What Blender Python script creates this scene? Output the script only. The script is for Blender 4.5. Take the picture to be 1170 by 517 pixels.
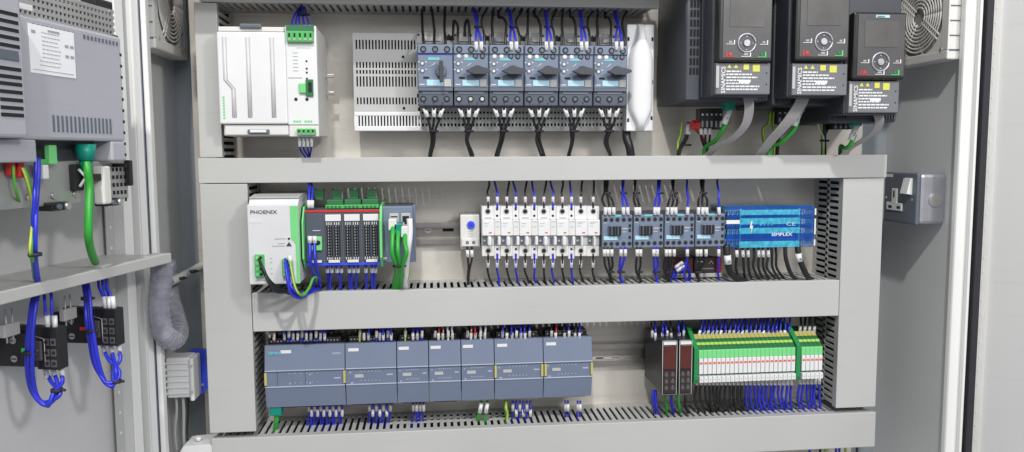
import bpy, bmesh, math, random
from mathutils import Vector, Matrix
random.seed(7)
S = bpy.context.scene
for o in list(bpy.data.objects): bpy.data.objects.remove(o)
# ---------------------------------------------------------------- camera
FPX = 900.0; D = 1.08
n_ = Vector((-94, -83, 900)).normalized()
ex = Vector((8715, -126, 900)); ex = (ex - n_*ex.dot(n_)).normalized()
ed = n_.cross(ex).normalized()
def w_of(v): return Vector((v.dot(ex), v.dot(n_), -v.dot(ed)))
CAM = Vector((0, -D, 0))
cx_, cy_, cz_ = w_of(Vector((1,0,0))), w_of(Vector((0,-1,0))), w_of(Vector((0,0,-1)))
cd = bpy.data.cameras.new('camera'); cam = bpy.data.objects.new('camera', cd)
S.collection.objects.link(cam); S.camera = cam
cam.matrix_world = Matrix(((cx_.x,cy_.x,cz_.x,CAM.x),(cx_.y,cy_.y,cz_.y,CAM.y),(cx_.z,cy_.z,cz_.z,CAM.z),(0,0,0,1)))
cd.lens = 36*FPX/1170; cd.sensor_width = 36; cd.clip_start = .01; cd.clip_end = 50
# ---------------------------------------------------------------- world and lamps
wd = bpy.data.worlds.new('World'); S.world = wd; wd.use_nodes = True
bg = wd.node_tree.nodes['Background']; bg.inputs[0].default_value = (.93,.95,1,1); bg.inputs[1].default_value = .36
def area(name, loc, target, size, power, col=(1,1,1)):
    l = bpy.data.lights.new(name, 'AREA'); l.shape = 'DISK'; l.size = size; l.energy = power; l.color = col
    o = bpy.data.objects.new(name, l); S.collection.objects.link(o); o.location = loc
    o.rotation_euler = (Vector(target)-Vector(loc)).to_track_quat('-Z','Y').to_euler()
area('key_lamp', (-.25,-2.05,2.0), (.12,0,-.05), .12, 50, (1,.985,.96))
area('right_lamp', (1.3,-1.9,1.0), (-.4,-.2,0), .25, 19, (1,.98,.96))
area('front_fill', (.55,-2.2,1.1), (.1,0,-.1), 1.4, 21, (.96,.98,1))  # soft fill added to brighten, stands for no known lamp
S.view_settings.view_transform = 'Standard'; S.view_settings.look = 'None'
S.view_settings.exposure = 0; S.view_settings.gamma = 1
# ---------------------------------------------------------------- materials
MATS = {}
def mat(name, col, rough=.5, metal=0, var=.06, scale=30, bump=0, emit=0, alpha=1, coat=0, spec=.5):
    m = bpy.data.materials.new(name); m.use_nodes = True; nt = m.node_tree; b = nt.nodes['Principled BSDF']
    b.inputs['Roughness'].default_value = rough; b.inputs['Metallic'].default_value = metal
    b.inputs['Alpha'].default_value = alpha; b.inputs['Coat Weight'].default_value = coat
    b.inputs['Specular IOR Level'].default_value = spec
    tc = nt.nodes.new('ShaderNodeTexCoord'); nz = nt.nodes.new('ShaderNodeTexNoise')
    nz.inputs['Scale'].default_value = scale; nz.inputs['Detail'].default_value = 5
    nt.links.new(tc.outputs['Object'], nz.inputs['Vector'])
    cr = nt.nodes.new('ShaderNodeValToRGB'); cr.color_ramp.elements[0].position = .3; cr.color_ramp.elements[1].position = .7
    cr.color_ramp.elements[0].color = tuple(max(0,c*(1-var)) for c in col)+(1,)
    cr.color_ramp.elements[1].color = tuple(min(1,c*(1+var)) for c in col)+(1,)
    nt.links.new(nz.outputs['Fac'], cr.inputs['Fac']); nt.links.new(cr.outputs['Color'], b.inputs['Base Color'])
    mr = nt.nodes.new('ShaderNodeMapRange'); mr.inputs['To Min'].default_value = max(0,rough-.08); mr.inputs['To Max'].default_value = min(1,rough+.08)
    nt.links.new(nz.outputs['Fac'], mr.inputs['Value']); nt.links.new(mr.outputs['Result'], b.inputs['Roughness'])
    if bump:
        bp = nt.nodes.new('ShaderNodeBump'); bp.inputs['Strength'].default_value = bump; bp.inputs['Distance'].default_value = .0006
        n2 = nt.nodes.new('ShaderNodeTexNoise'); n2.inputs['Scale'].default_value = scale*12
        nt.links.new(tc.outputs['Object'], n2.inputs['Vector'])
        nt.links.new(n2.outputs['Fac'], bp.inputs['Height']); nt.links.new(bp.outputs['Normal'], b.inputs['Normal'])
    if emit:
        b.inputs['Emission Color'].default_value = col+(1,); b.inputs['Emission Strength'].default_value = emit
    MATS[name] = m; return m
mat('duct', (.49,.49,.475), .5, var=.035, scale=5, bump=.15)
mat('duct_wall', (.47,.47,.455), .55, var=.04)
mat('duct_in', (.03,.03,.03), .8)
mat('plate', (.72,.68,.61), .34, .42, var=.12, scale=9, bump=.35)
mat('cab', (.62,.63,.625), .45, var=.03, scale=4, bump=.2)
mat('cab_white', (.80,.80,.78), .4, var=.02, scale=6, bump=.15)
mat('door', (.58,.575,.58), .5, var=.035, scale=5, bump=.2)
mat('steel', (.62,.61,.59), .32, .8, var=.08, scale=40)
mat('rail', (.46,.43,.40), .32, .9, var=.15, scale=30)
mat('rear', (.33,.36,.39), .5, .2, var=.06, scale=6)  # shade behind the mounting plate is put into this darker wall colour
mat('door_r', (.55,.55,.54), .4, var=.02, scale=6, bump=.15)
mat('brushed', (.42,.42,.46), .38, .6, var=.08, scale=50, bump=.2)
mat('slate', (.115,.135,.165), .45, var=.05)
mat('rubber', (.022,.022,.028), .7)
mat('hole', (.012,.012,.014), .8)
mat('white', (.74,.74,.745), .4, var=.02)
mat('offwhite', (.70,.69,.66), .45, var=.03)
mat('greyplastic', (.46,.46,.45), .5, var=.04)
mat('green', (.07,.42,.10), .45)
mat('lime', (.18,.62,.22), .45)
mat('darkgreen', (.025,.15,.055), .5)
mat('teal', (.0,.23,.17), .4)
mat('s_blue', (.165,.205,.285), .42, var=.05)
mat('s_mid', (.125,.15,.20), .45, var=.05)
mat('s_dark', (.075,.09,.12), .5)
mat('plc', (.165,.20,.285), .38, var=.04, scale=14)
mat('plc_mid', (.155,.19,.275), .4, var=.04)
mat('plc_line', (.42,.46,.56), .4)
mat('pale_blue', (.42,.66,.78), .45, var=.03)
mat('cyan', (.16,.50,.56), .45)
mat('yellow', (.62,.60,.10), .5)
mat('brass_yellow', (.46,.42,.12), .5)
mat('red', (.55,.03,.03), .45)
mat('orange', (.75,.14,.06), .5)
mat('blue', (.025,.035,.56), .36, var=.1, spec=.5)
mat('bracket_blue', (.03,.06,.55), .4)
mat('black', (.016,.016,.018), .42, spec=.5)
mat('drive', (.042,.047,.058), .45, var=.06, coat=.05)
mat('drive_lt', (.075,.083,.10), .45, var=.06)
mat('drive_plate', (.15,.155,.17), .5)
mat('keypad', (.085,.082,.085), .3, coat=.3, var=.05)
mat('screen', (.12,.115,.11), .22, coat=.5, var=.12, scale=20)
mat('switch_black', (.014,.014,.015), .35)
mat('hmi', (.47,.47,.52), .42, .15, var=.03, scale=6)
mat('hmi_steel', (.47,.47,.46), .38, .5, var=.06, scale=20)
mat('dkred', (.09,.018,.012), .25, coat=.4, var=.2)
mat('dark_glass', (.035,.02,.02), .25, coat=.4)
mat('gyel', (.10,.42,.04), .4)
mat('wgreen', (.03,.36,.04), .4)
mat('ribbon', (.40,.38,.38), .5)
mat('spiral_rib', (.42,.42,.5), .3, alpha=.6)
mat('spiral', (.36,.36,.43), .28, alpha=.72, coat=.4, var=.25, scale=60)
mat('clear_blue', (.0,.20,.70), .10, alpha=.36, coat=.6, var=.2, scale=25)
mat('clear_cyan', (.08,.58,.88), .10, alpha=.5, coat=.6, var=.35, scale=160)  # strong colour noise paints random glints into the clear plastic
mat('darkbrown', (.06,.045,.04), .6)
mat('ink', (.04,.04,.05), .6); mat('greyink', (.35,.35,.38), .6)
mat('copper', (.55,.3,.16), .35, .7)
mat('wgreen2', (.02,.24,.07), .4); mat('tab_yellow', (.50,.46,.16), .5); mat('navy', (.0,.07,.45), .10, alpha=.5, coat=.6, var=.3, scale=60); mat('fan_hub', (.27,.25,.23), .5); mat('label_white', (.90,.90,.92), .35, var=.01); mat('psu_grey', (.66,.66,.67), .4, var=.03); mat('gyl', (.36,.60,.10), .4); mat('led_green', (.04,.7,.12), .4); mat('led_red', (.75,.03,.03), .4)
mat('knob_blue', (.03,.08,.72), .4)
mat('slate_dark', (.045,.05,.06), .45)
def scuff(name, scale, amt, rot=0):
    nt = MATS[name].node_tree; b = nt.nodes['Principled BSDF']; src = b.inputs['Base Color'].links[0].from_socket
    tc = nt.nodes.new('ShaderNodeTexCoord'); mp = nt.nodes.new('ShaderNodeMapping'); mp.inputs['Scale'].default_value = (1.2,8,22); mp.inputs['Rotation'].default_value = (0,rot,0)
    nz = nt.nodes.new('ShaderNodeTexNoise'); nz.inputs['Scale'].default_value = scale; nz.inputs['Detail'].default_value = 8; nz.inputs['Roughness'].default_value = .7
    cr = nt.nodes.new('ShaderNodeValToRGB'); cr.color_ramp.elements[0].position = .56; cr.color_ramp.elements[1].position = .74
    mx = nt.nodes.new('ShaderNodeMix'); mx.data_type = 'RGBA'; mx.blend_type = 'MULTIPLY'; mx.inputs['B'].default_value = (1-amt,1-amt,1-amt*1.1,1)
    nt.links.new(tc.outputs['Object'], mp.inputs['Vector']); nt.links.new(mp.outputs['Vector'], nz.inputs['Vector']); nt.links.new(nz.outputs['Fac'], cr.inputs['Fac'])
    nt.links.new(cr.outputs['Color'], mx.inputs['Factor']); nt.links.new(src, mx.inputs['A']); nt.links.new(mx.outputs['Result'], b.inputs['Base Color'])
scuff('duct', 9, .055, .12); scuff('cab', 6, .07, 1.4); scuff('door', 6, .06, .5); scuff('hmi', 8, .08); scuff('plate', 5, .2, 1.2); scuff('door_r', 5, .08, 1.3); scuff('plc', 12, .06, .2)
# ---------------------------------------------------------------- builders
class Fr:
    def __init__(s, o=(0,0,0), deg=0):
        s.o = Vector(o); s.a = math.radians(deg); c, k = math.cos(s.a), math.sin(s.a)
        s.X = Vector((c,k,0)); s.Y = Vector((-k,c,0))
    def at(s, px, py, y=0):           # the point of this frame's plane (local depth y) that the photo's pixel shows
        r = w_of(Vector((px-585, py-258.5, FPX))); p0 = s.o + s.Y*y
        t = (p0-CAM).dot(s.Y)/r.dot(s.Y); q = CAM + r*t - s.o
        return Vector((q.dot(s.X), y, q.z))
    def world(s, v): return s.o + s.X*v[0] + s.Y*v[1] + Vector((0,0,v[2]))
M = Fr()
THS = {}
def setp(o, label, cat, group=None, kind=None):
    if label: o['label'] = label
    if cat: o['category'] = cat
    if group: o['group'] = group
    if kind: o['kind'] = kind
def thing(name, label, cat, base, group=None, fr=M):
    o = bpy.data.objects.new(name, None); S.collection.objects.link(o)
    o.empty_display_size = .01
    o.location = fr.world(base); o.rotation_euler = (0,0,fr.a); setp(o, label, cat, group)
    THS[o.name] = Vector(base); return o
def ctree(o, parent=None):
    c = o.copy(); S.collection.objects.link(c); c.parent = parent
    for ch in o.children: ctree(ch, c)
    if o.name in THS: THS[c.name] = THS[o.name].copy()
    return c
class MB:
    def __init__(s, root=None):
        s.bm = bmesh.new(); s.off = THS[root.name] if root is not None and root.name in THS else Vector((0,0,0))
        s.mats = []
    def mi(s, m):
        if m not in s.mats: s.mats.append(m)
        return s.mats.index(m)
    def box(s, x0,x1,y0,y1,z0,z1, m, bev=0):
        if x0>x1: x0,x1=x1,x0
        if y0>y1: y0,y1=y1,y0
        if z0>z1: z0,z1=z1,z0
        i = s.mi(m); c = Vector(((x0+x1)/2,(y0+y1)/2,(z0+z1)/2))-s.off
        r = bmesh.ops.create_cube(s.bm, size=1, matrix=Matrix.Translation(c) @ Matrix.Diagonal((x1-x0,y1-y0,z1-z0,1)))
        fs = set(f for v in r['verts'] for f in v.link_faces)
        for f in fs: f.material_index = i
        if bev:
            es = list(set(e for v in r['verts'] for e in v.link_edges))
            g = bmesh.ops.bevel(s.bm, geom=es, offset=min(bev,.45*min(x1-x0,y1-y0,z1-z0)), segments=2, affect='EDGES', profile=.5)
            for f in g['faces']: f.material_index = i
        return s
    def ring(s, c, a, b, r, seg):
        return [s.bm.verts.new(Vector(c)-s.off + a*(r*math.cos(t))+b*(r*math.sin(t))) for t in (2*math.pi*k/seg for k in range(seg))]
    def cyl(s, c0, c1, r, m, seg=12, r1=None):
        c0, c1 = Vector(c0), Vector(c1); d = (c1-c0).normalized()
        a = d.orthogonal().normalized(); b = d.cross(a); i = s.mi(m)
        A = s.ring(c0,a,b,r,seg); B = s.ring(c1,a,b,r if r1 is None else r1,seg)
        for k in range(seg):
            f = s.bm.faces.new((A[k],A[(k+1)%seg],B[(k+1)%seg],B[k])); f.material_index = i; f.smooth = True
        for q in (A[::-1], B): f = s.bm.faces.new(q); f.material_index = i
        return s
    def dot(s, x, z, y, r, m, out=.0006, seg=10): return s.cyl((x,y,z),(x,y-out,z),r,m,seg)
    def tube(s, pts, r, m, seg=7, sub=5, flat=None):
        pts = [Vector(p) for p in pts]
        if len(pts) > 2 and sub:
            q = [pts[0]*2-pts[1]]+pts+[pts[-1]*2-pts[-2]]; out = []
            for k in range(1, len(q)-2):
                p0,p1,p2,p3 = q[k-1],q[k],q[k+1],q[k+2]
                for j in range(sub):
                    t = j/sub
                    out.append(.5*((2*p1)+(p2-p0)*t+(2*p0-5*p1+4*p2-p3)*t*t+(3*p1-p0-3*p2+p3)*t**3))
            out.append(pts[-1]); pts = out
        i = s.mi(m); prev = None; a = None
        for k, p in enumerate(pts):
            d = (pts[min(k+1,len(pts)-1)]-pts[max(k-1,0)]).normalized()
            a = d.orthogonal().normalized() if a is None else (a-d*a.dot(d)).normalized()
            if flat: a = (Vector(flat)-d*Vector(flat).dot(d)).normalized()
            b = d.cross(a)
            if flat: R = [s.bm.verts.new(p-s.off+a*u*r+b*v*.0006) for u,v in ((-1,-1),(1,-1),(1,1),(-1,1))]
            else: R = s.ring(p,a,b,r,seg)
            if prev:
                n = len(R)
                for j in range(n):
                    f = s.bm.faces.new((prev[j],prev[(j+1)%n],R[(j+1)%n],R[j])); f.material_index = i; f.smooth = not flat
            else: f = s.bm.faces.new(R[::-1]); f.material_index = i
            prev = R
        f = s.bm.faces.new(prev); f.material_index = i
        return s
    def prism(s, xz, y0, y1, m):       # outline in x,z pushed from y0 to y1
        i = s.mi(m)
        A = [s.bm.verts.new(Vector((x,y0,z))-s.off) for x,z in xz]; B = [s.bm.verts.new(Vector((x,y1,z))-s.off) for x,z in xz]
        for q in (A[::-1],B): f = s.bm.faces.new(q); f.material_index = i
        for k in range(len(A)):
            f = s.bm.faces.new((A[k],A[(k+1)%len(A)],B[(k+1)%len(A)],B[k])); f.material_index = i
        return s
    def prismx(s, yz, x0, x1, m):      # outline in y,z pushed along x
        i = s.mi(m)
        A = [s.bm.verts.new(Vector((x0,y,z))-s.off) for y,z in yz]; B = [s.bm.verts.new(Vector((x1,y,z))-s.off) for y,z in yz]
        for q in (A[::-1],B): f = s.bm.faces.new(q); f.material_index = i
        for k in range(len(A)):
            f = s.bm.faces.new((A[k],A[(k+1)%len(A)],B[(k+1)%len(A)],B[k])); f.material_index = i
        return s
    def slots(s, x0,x1,z0,z1,y0,y1,n,bar,m):   # a row of n openings with bars between them
        p = (x1-x0)/n; b = p*bar
        for k in range(n+1):
            c = x0+k*p; s.box(max(x0,c-b/2),min(x1,c+b/2),y0,y1,z0,z1,m)
        return s
    def build(s, name, parent=None, label=None, cat=None, group=None, kind=None, loc=None):
        me = bpy.data.meshes.new(name); bmesh.ops.recalc_face_normals(s.bm, faces=s.bm.faces[:]); s.bm.to_mesh(me); s.bm.free()
        for m in s.mats: me.materials.append(MATS[m])
        o = bpy.data.objects.new(name, me); S.collection.objects.link(o)
        if parent is not None: o.parent = parent
        setp(o, label, cat, group, kind); return o
def text(root, s, x, z, y, size, m, parent=None, vert=False, sx=1, bold=.0, name='lettering', thick=.00012):
    c = bpy.data.curves.new('t','FONT'); c.body = s; c.size = size; c.extrude = thick; c.offset = bold; c.resolution_u = 2
    t = bpy.data.objects.new('t', c); S.collection.objects.link(t)
    dg = bpy.context.evaluated_depsgraph_get(); me = bpy.data.meshes.new_from_object(t.evaluated_get(dg))
    bpy.data.objects.remove(t); off = THS[root.name]
    for v in me.vertices:
        a, b, h = v.co.x*sx, v.co.y, v.co.z
        if vert: a, b = -b, a
        v.co = Vector((x+a, y-h, z+b))-off
    me.name = name; me.materials.clear(); me.materials.append(MATS[m])
    o = bpy.data.objects.new(name, me); S.collection.objects.link(o); o.parent = parent or root
    return o
class Face:                            # a front face given by the photo's rectangle and its real depth
    def __init__(s, px0,py0,px1,py1,y,fr=M):
        a = fr.at(px0,(py0+py1)/2,y).x; b = fr.at(px1,(py0+py1)/2,y).x
        c = fr.at((px0+px1)/2,py0,y).z; d = fr.at((px0+px1)/2,py1,y).z
        s.x0,s.x1,s.z1,s.z0,s.y,s.fr = a,b,c,d,y,fr
    w = property(lambda s: s.x1-s.x0); h = property(lambda s: s.z1-s.z0)
    def x(s,u): return s.x0+u*s.w
    def z(s,v): return s.z1-v*s.h
    def box(s, mb, u0,u1,v0,v1, o0,o1, m, bev=0): return mb.box(s.x(u0),s.x(u1),s.y-o1,s.y-o0,s.z(v1),s.z(v0),m,bev)
    def dot(s, mb, u,v,r,m,out=.0006,o=0): return mb.dot(s.x(u),s.z(v),s.y-o,r,m,out)
def prt(name, root, fn, parent=None, label=None):
    mb = MB(root); fn(mb); return mb.build(name, parent or root, label)
ONES = ['','first','second','third','fourth','fifth','sixth','seventh','eighth','ninth','tenth','eleventh','twelfth','thirteenth','fourteenth','fifteenth','sixteenth','seventeenth','eighteenth','nineteenth','twentieth']
CARD = ['','','two','three','four','five','six','seven','eight','nine','ten','eleven','twelve','thirteen','fourteen','fifteen','sixteen','seventeen','eighteen','nineteen','twenty']
def O(n): return ONES[n] if n <= 20 else ('twenty '+ONES[n-20] if n < 30 else 'thirtieth')
def seqlab(i, n, what, where):
    if n == 1: return f'{what} {where}'
    if i == 0: return f'leftmost {what} {where}'
    if i == n-1: return f'rightmost {what} {where}'
    return f'{O(i+1)} {what} from the left {where}'
def wire(pts, col, label, group=None, r=.0013, sleeve=None, fr=M, name='wire', cat='wire', smat='white', stripe=None):
    """pts = (px, py, depth); sleeve = (px,py,px,py,depth) marker tubes over the wire"""
    if len(pts) >= 4:
        rn = random.Random(hash(label)&0 or sum(ord(ch)*(i+1) for i,ch in enumerate(label)))
        pts = [p if k in (0,1,len(pts)-1) else (p[0]+rn.uniform(-1,1),p[1]+rn.uniform(-.8,.8),p[2]+rn.uniform(-.003,.003)) for k,p in enumerate(pts)]
    P = [fr.world(fr.at(*p)) for p in pts]
    o = P[0]; mb = MB(); mb.off = o; mb.tube(P, r, col)
    if stripe: mb.tube([p+Vector((0,-r*.62,0)) for p in P], r*.52, stripe)
    w = mb.build(name, None, label, cat, group); w.location = o
    for sv in (sleeve or []):
        a, b = fr.world(fr.at(sv[0],sv[1],sv[4])), fr.world(fr.at(sv[2],sv[3],sv[4]))
        q = MB(); q.off = o; q.cyl(a,b,r*1.5 if len(sv)<6 else sv[5],smat,8)
        q.tube([a.lerp(b,.5)+Vector((0,-r*1.45,0)), a.lerp(b,.75)+Vector((0,-r*1.45,0))], r*.3, 'greyink', 4, 0)
        q.build('marker_sleeve', w)
    return w
def tie(px, py, y, w, label, fr=M, hgt=.0028, r=None, group='black cable ties round wire bundles'):
    a, b = fr.world(fr.at(px-w/2,py,y)), fr.world(fr.at(px+w/2,py,y)); c = (a+b)/2
    mb = MB(); mb.off = c; rr = r or (b-a).length/2
    mb.cyl(c-Vector((0,0,hgt/2)), c+Vector((0,0,hgt/2)), rr, 'rubber', 12)
    d = (b-a).normalized(); mb.cyl(c+d*rr*.7, c+d*(rr+.003), .0016, 'rubber', 6)
    t = mb.build('cable_tie', None, label, 'cable tie', group); t.location = c; return t
YP = .085    # front of the mounting plate
YB = .135    # cabinet's rear wall
# ================================================================ ENCLOSURE
XL, XR, YF, ZT, ZB = -.370, .735, -.05, .36, -.62
cab = thing('control_cabinet', 'open light grey metal control cabinet around the wiring ducts and devices', 'cabinet', (0,YB,ZB))
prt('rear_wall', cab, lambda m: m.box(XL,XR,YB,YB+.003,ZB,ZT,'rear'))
prt('side_wall', cab, lambda m: m.box(XL-.002,XL,YF+.002,YB+.003,ZB,ZT,'cab'))
prt('side_wall', cab, lambda m: m.box(XR,XR+.002,YF+.002,YB+.003,ZB,ZT,'cab'))
prt('roof', cab, lambda m: m.box(XL,XR,YF+.002,YB,ZT+.001,ZT+.004,'cab'))
prt('cabinet_floor', cab, lambda m: m.box(XL,XR,YF+.002,YB,ZB-.004,ZB-.001,'cab'))
fl = M.at(178,175,YF).x; fo_ = M.at(167,175,YF-.014).x; fr_ = M.at(1087,230,YF).x; fro = M.at(1104,230,YF).x
def lf(m):
    m.box(fo_,fl,YF-.014,YF,ZB,ZT,'cab_white',.002); m.box(XL-.002,fo_+.001,YF-.004,YF+.0005,ZB,ZT,'cab'); pass
prt('front_flange', cab, lf); prt('door_gasket', cab, lambda m: m.box(fo_-.007,fo_-.0003,YF-.016,YF-.0045,ZB,ZT,'slate',.001))
prt('shade_flange', cab, lambda m: m.box(XL+.045,XR-.075,YF-.012,YF,.209,.26,'cab_white',.002))  # unseen strip added above the view to shade the top duct
def rf(m):
    m.box(fr_,fro+.01,YF-.012,YF,ZB,ZT,'cab_white',.003); m.box(fro-.007,fro-.003,YF-.02,YF-.0125,ZB,ZT,'cab_white',.001)
prt('front_flange', cab, rf)
prt('door_gasket', cab, lambda m: m.box(fro+.0002,fro+.0105,YF-.024,YF-.0125,ZB,ZT,'rubber',.002))
pl = MB(); a = M.at(222,175,YP).x; b = M.at(985,175,YP).x
pl.box(a,b,YP,YP+.003,-.56,.33,'plate',.001).build('mounting_plate', None, 'galvanised steel mounting plate behind all the rows of devices', 'mounting plate')
# left rear corner: no profile, its darkness is painted into the rear wall
# ---------------------------------------------------------------- ducts
DB = YP-.001
def hduct(label, pxr, x0, x1, ztop, zbot, sides=(1,1), div=None, front=0.0):
    t = thing('wiring_duct', label, 'wiring duct', (x0,DB,zbot), 'grey plastic wiring ducts')
    prt('duct_cover', t, lambda m: m.box(x0,x1,front-.002,front,zbot,ztop,'duct',.0012))
    for s, z in ((1,ztop),(0,zbot)):
        if not sides[1-s]: continue
        za, zb = (z-.0035,z-.001) if s else (z+.001,z+.0035)
        def side(m):
            m.box(x0,x1,front+.0003,front+.013,za,zb,'duct_wall'); m.box(x0,x1,DB-.012,DB,za,zb,'duct_wall')
            p = .0096; k = x0+.003
            while k < x1-.004:
                m.box(k,k+.0055,front+.013,DB-.012,za,zb,'duct_wall'); k += p
            if div: m.box(div[0],div[1],.038,.043,za+.0002,zb-.0002,'duct_wall'); m.box(div[0],div[1],.054,.057,za+.0002,zb-.0002,'duct_wall')
        prt('slotted_side', t, side)
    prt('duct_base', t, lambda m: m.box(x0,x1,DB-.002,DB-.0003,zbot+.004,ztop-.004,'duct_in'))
    return t
def vduct(label, x0, x1, ztop, zbot, left=True, right=True, dbl=False):
    t = thing('wiring_duct', label, 'wiring duct', (x0,DB,zbot), 'grey plastic wiring ducts')
    prt('duct_cover', t, lambda m: m.box(x0,x1,-.0015,.0005,zbot,ztop,'duct',.0012))
    for on, x, d in ((left,x0,1),(right,x1,-1)):
        xa, xb = (x+.001*d, x+.0035*d)
        def side(m):
            m.box(xa,xb,.0008,.012,zbot,ztop,'duct_wall'); m.box(xa,xb,DB-.008,DB,zbot,ztop,'duct_wall')
            k = zbot+.003
            while k < ztop-.004:
                if on: m.box(xa,xb,.012,DB-.008,k,k+.0046,'duct_wall')
                k += .0092
            if not on: m.box(xa,xb,.012,DB-.008,zbot,ztop,'duct_wall')
            elif dbl: m.box(xa,xb-.0004*d,.040,.046,zbot,ztop,'duct_wall')
        prt('slotted_side', t, side)
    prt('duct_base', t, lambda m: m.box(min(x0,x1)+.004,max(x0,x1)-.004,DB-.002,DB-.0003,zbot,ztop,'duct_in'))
    return t
zt_ = lambda px,py: M.at(px,py,0).z
xx_ = lambda px,py: M.at(px,py,0).x
for q in ((300,334),(950,320),(300,376),(950,361),(229,180),(1010,177),(229,208),(1008,205),(300,497),(955,473),(1000,510)): print('Z', q, round(zt_(*q),4))
for q in ((228,180),(245,510),(250,90),(283,208),(291,490),(1010,178),(1000,500),(961,210),(956,470)): print('X', q, round(xx_(*q),4))
h1t, h1b = zt_(620,179), zt_(620,206.5)
h2t, h2b = zt_(620,327.5), zt_(620,370)
h3t, h3b = zt_(620,486), zt_(980,511)
xl0, xl1 = xx_(232,300), xx_(286,300); xr0, xr1 = xx_(960,300), xx_(1006,300)
topz = zt_(480,6)
hduct('top grey wiring duct, cut off by the upper edge of the photo', 0, xx_(228,4), xx_(753,4), topz+.06, topz)
vduct('short grey upright duct left of the white power supply', xx_(225,90), xx_(251,90), topz-.001, h1t+.001)
hduct('wide grey duct running right across below the motor starters and drives', 0, xl0-.001, xr1+.003, h1t, h1b)
vduct('tall grey upright duct at the left of the lower two rows', xl0, xl1, h1b-.001, h3t+.008)
vduct('tall grey upright duct at the right, beside the blue block and socket', xr0, xr1, h1b-.001, h3t+.008, dbl=True)
hduct('middle grey duct between the breakers and the controller row', 0, xl1+.0008, xr0-.0008, h2t, h2b)
hduct('lowest grey duct, under the blue-grey controller row', 0, xl0+.002, xr1+.001, h3t, h3b, div=(xx_(440,490),xx_(605,490)))
# ---------------------------------------------------------------- DIN rails
def din(label, pxa, pxb, py0, py1, xa=None, xb=None):
    y = YP-.012; a = M.at(pxa,(py0+py1)/2,y); z1 = M.at((pxa+pxb)/2,py0,y).z; z0 = M.at((pxa+pxb)/2,py1,y).z; b = M.at(pxb,(py0+py1)/2,y).x
    t = thing('mounting_rail', label, 'rail', (a.x,YP,z0), 'steel rails the devices clip on')
    def f(m):
        h = z1-z0
        m.box(a.x,b,y,y+.0015,z1-.2*h,z1,'rail'); m.box(a.x,b,y,y+.0015,z0,z0+.2*h,'rail')
        m.box(a.x,b,y+.0015,YP-.003,z1-.2*h-.0015,z1-.2*h,'rail'); m.box(a.x,b,y+.0015,YP-.003,z0+.2*h,z0+.2*h+.0015,'rail')
        m.box(a.x,b,YP-.003,YP-.0012,z0+.2*h,z1-.2*h,'rail')
    prt('rail_profile', t, f)
    return t, y, z0, z1
r2, ry, rz0, rz1 = din('bare steel rail through the middle row, seen between the network switch and thermostat', 300, 930, 253, 277)
def screw(root, px, py, y, r=.005):
    c = M.at(px,py,y)
    prt('screw', root, lambda m: (m.cyl((c.x,y,c.z),(c.x,y-.003,c.z),r,'steel',14), m.box(c.x-r*.7,c.x+r*.7,y-.0035,y-.003,c.z-.0006,c.z+.0006,'hole')))
screw(r2, 489, 263, YP-.003)
prt('slot_hole', r2, lambda m: [m.box(M.at(p,263,YP-.003).x-.008,M.at(p,263,YP-.003).x+.008,YP-.0036,YP-.003,M.at(p,263,YP-.003).z-.0022,M.at(p,263,YP-.003).z+.0022,'hole',.0) for p in (512,)])
r3, ry3, q0, q1 = din('bare steel rail through the lowest row, seen right of the controllers', 300, 950, 396, 419)
for p in (685, 703, 722):
    c = M.at(p,410,YP-.003); prt('slot_hole', r3, lambda m: m.box(c.x-.006,c.x+.006,YP-.0036,YP-.003,c.z-.0018,c.z+.0018,'darkbrown'))
screw(r3, 741, 408, YP-.003)
# ================================================================ ROW ONE
# --- white power supply
F = Face(250,37,328,142,-.029)
t = thing('power_supply', 'large white ribbed power supply at top left with green plugs', 'power supply', (F.x0,.07,F.z0-.02))
G = Face(328,30,363,143,-.029)
prt('housing', t, lambda m: m.box(F.x0+.003,G.x1,-.026,.068,F.z(1.13),G.z1-.001,'offwhite',.0015))
def fc(m):
    F.box(m,0,1,0,1,-.002,.004,'white',.002)
    for u in (.11,.45,.80):
        zs = [(F.x(u),F.z(.06)),(F.x(u),F.z(.93))] if u != .11 else [(F.x(.11),F.z(.06)),(F.x(.11),F.z(.52)),(F.x(.22),F.z(.62)),(F.x(.22),F.z(.93))]
        for q in (-.0022,.0022): m.tube([(x+q,F.y-.0042,z) for x,z in zs],.0006,'greyplastic',5,0)
        m.tube([(x,F.y-.0042,z) for x,z in zs],.0011,'offwhite',5,0)
prt('front_cover', t, fc)
prt('top_bracket', t, lambda m: (F.box(m,.02,.98,-.055,-.005,-.004,.002,'offwhite',.001), F.box(m,.34,.66,-.085,-.035,.0022,.006,'slate',.0015)))
prt('bottom_bracket', t, lambda m: (F.box(m,.06,1.0,1.01,1.12,-.006,.0,'offwhite',.001), F.box(m,.40,.72,1.06,1.11,.0002,.004,'slate',.001), F.box(m,.44,.68,1.065,1.095,.004,.006,'white',.0005)))
def gm(m):
    G.box(m,0,1,0,1,-.002,.003,'white',.001)
    for v in (.30,.34,.38,.42,.46,.50): G.box(m,.22,.38,v*.9,v*.9+.006,.003,.0034,'greyink')
    for v in (.355,.43,.47,.53): G.dot(m,.66,v,.0013,'dkred',.0008,.003)
    for u in (.28,.64): G.dot(m,u,.74,.0021,'hole',.0008,.003)
    G.box(m,.05,.5,.52,.528,.003,.0034,'greyink'); G.box(m,.35,.8,.22,.224,.003,.0034,'greyink')
prt('front_module', t, gm)
prt('port_door', t, lambda m: (G.box(m,.40,.62,.58,.68,.003,.007,'lime',.001), G.box(m,.62,.86,.54,.71,.003,.006,'darkgreen',.0005), G.box(m,.70,.82,.57,.67,.006,.0065,'hole')))
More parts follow.
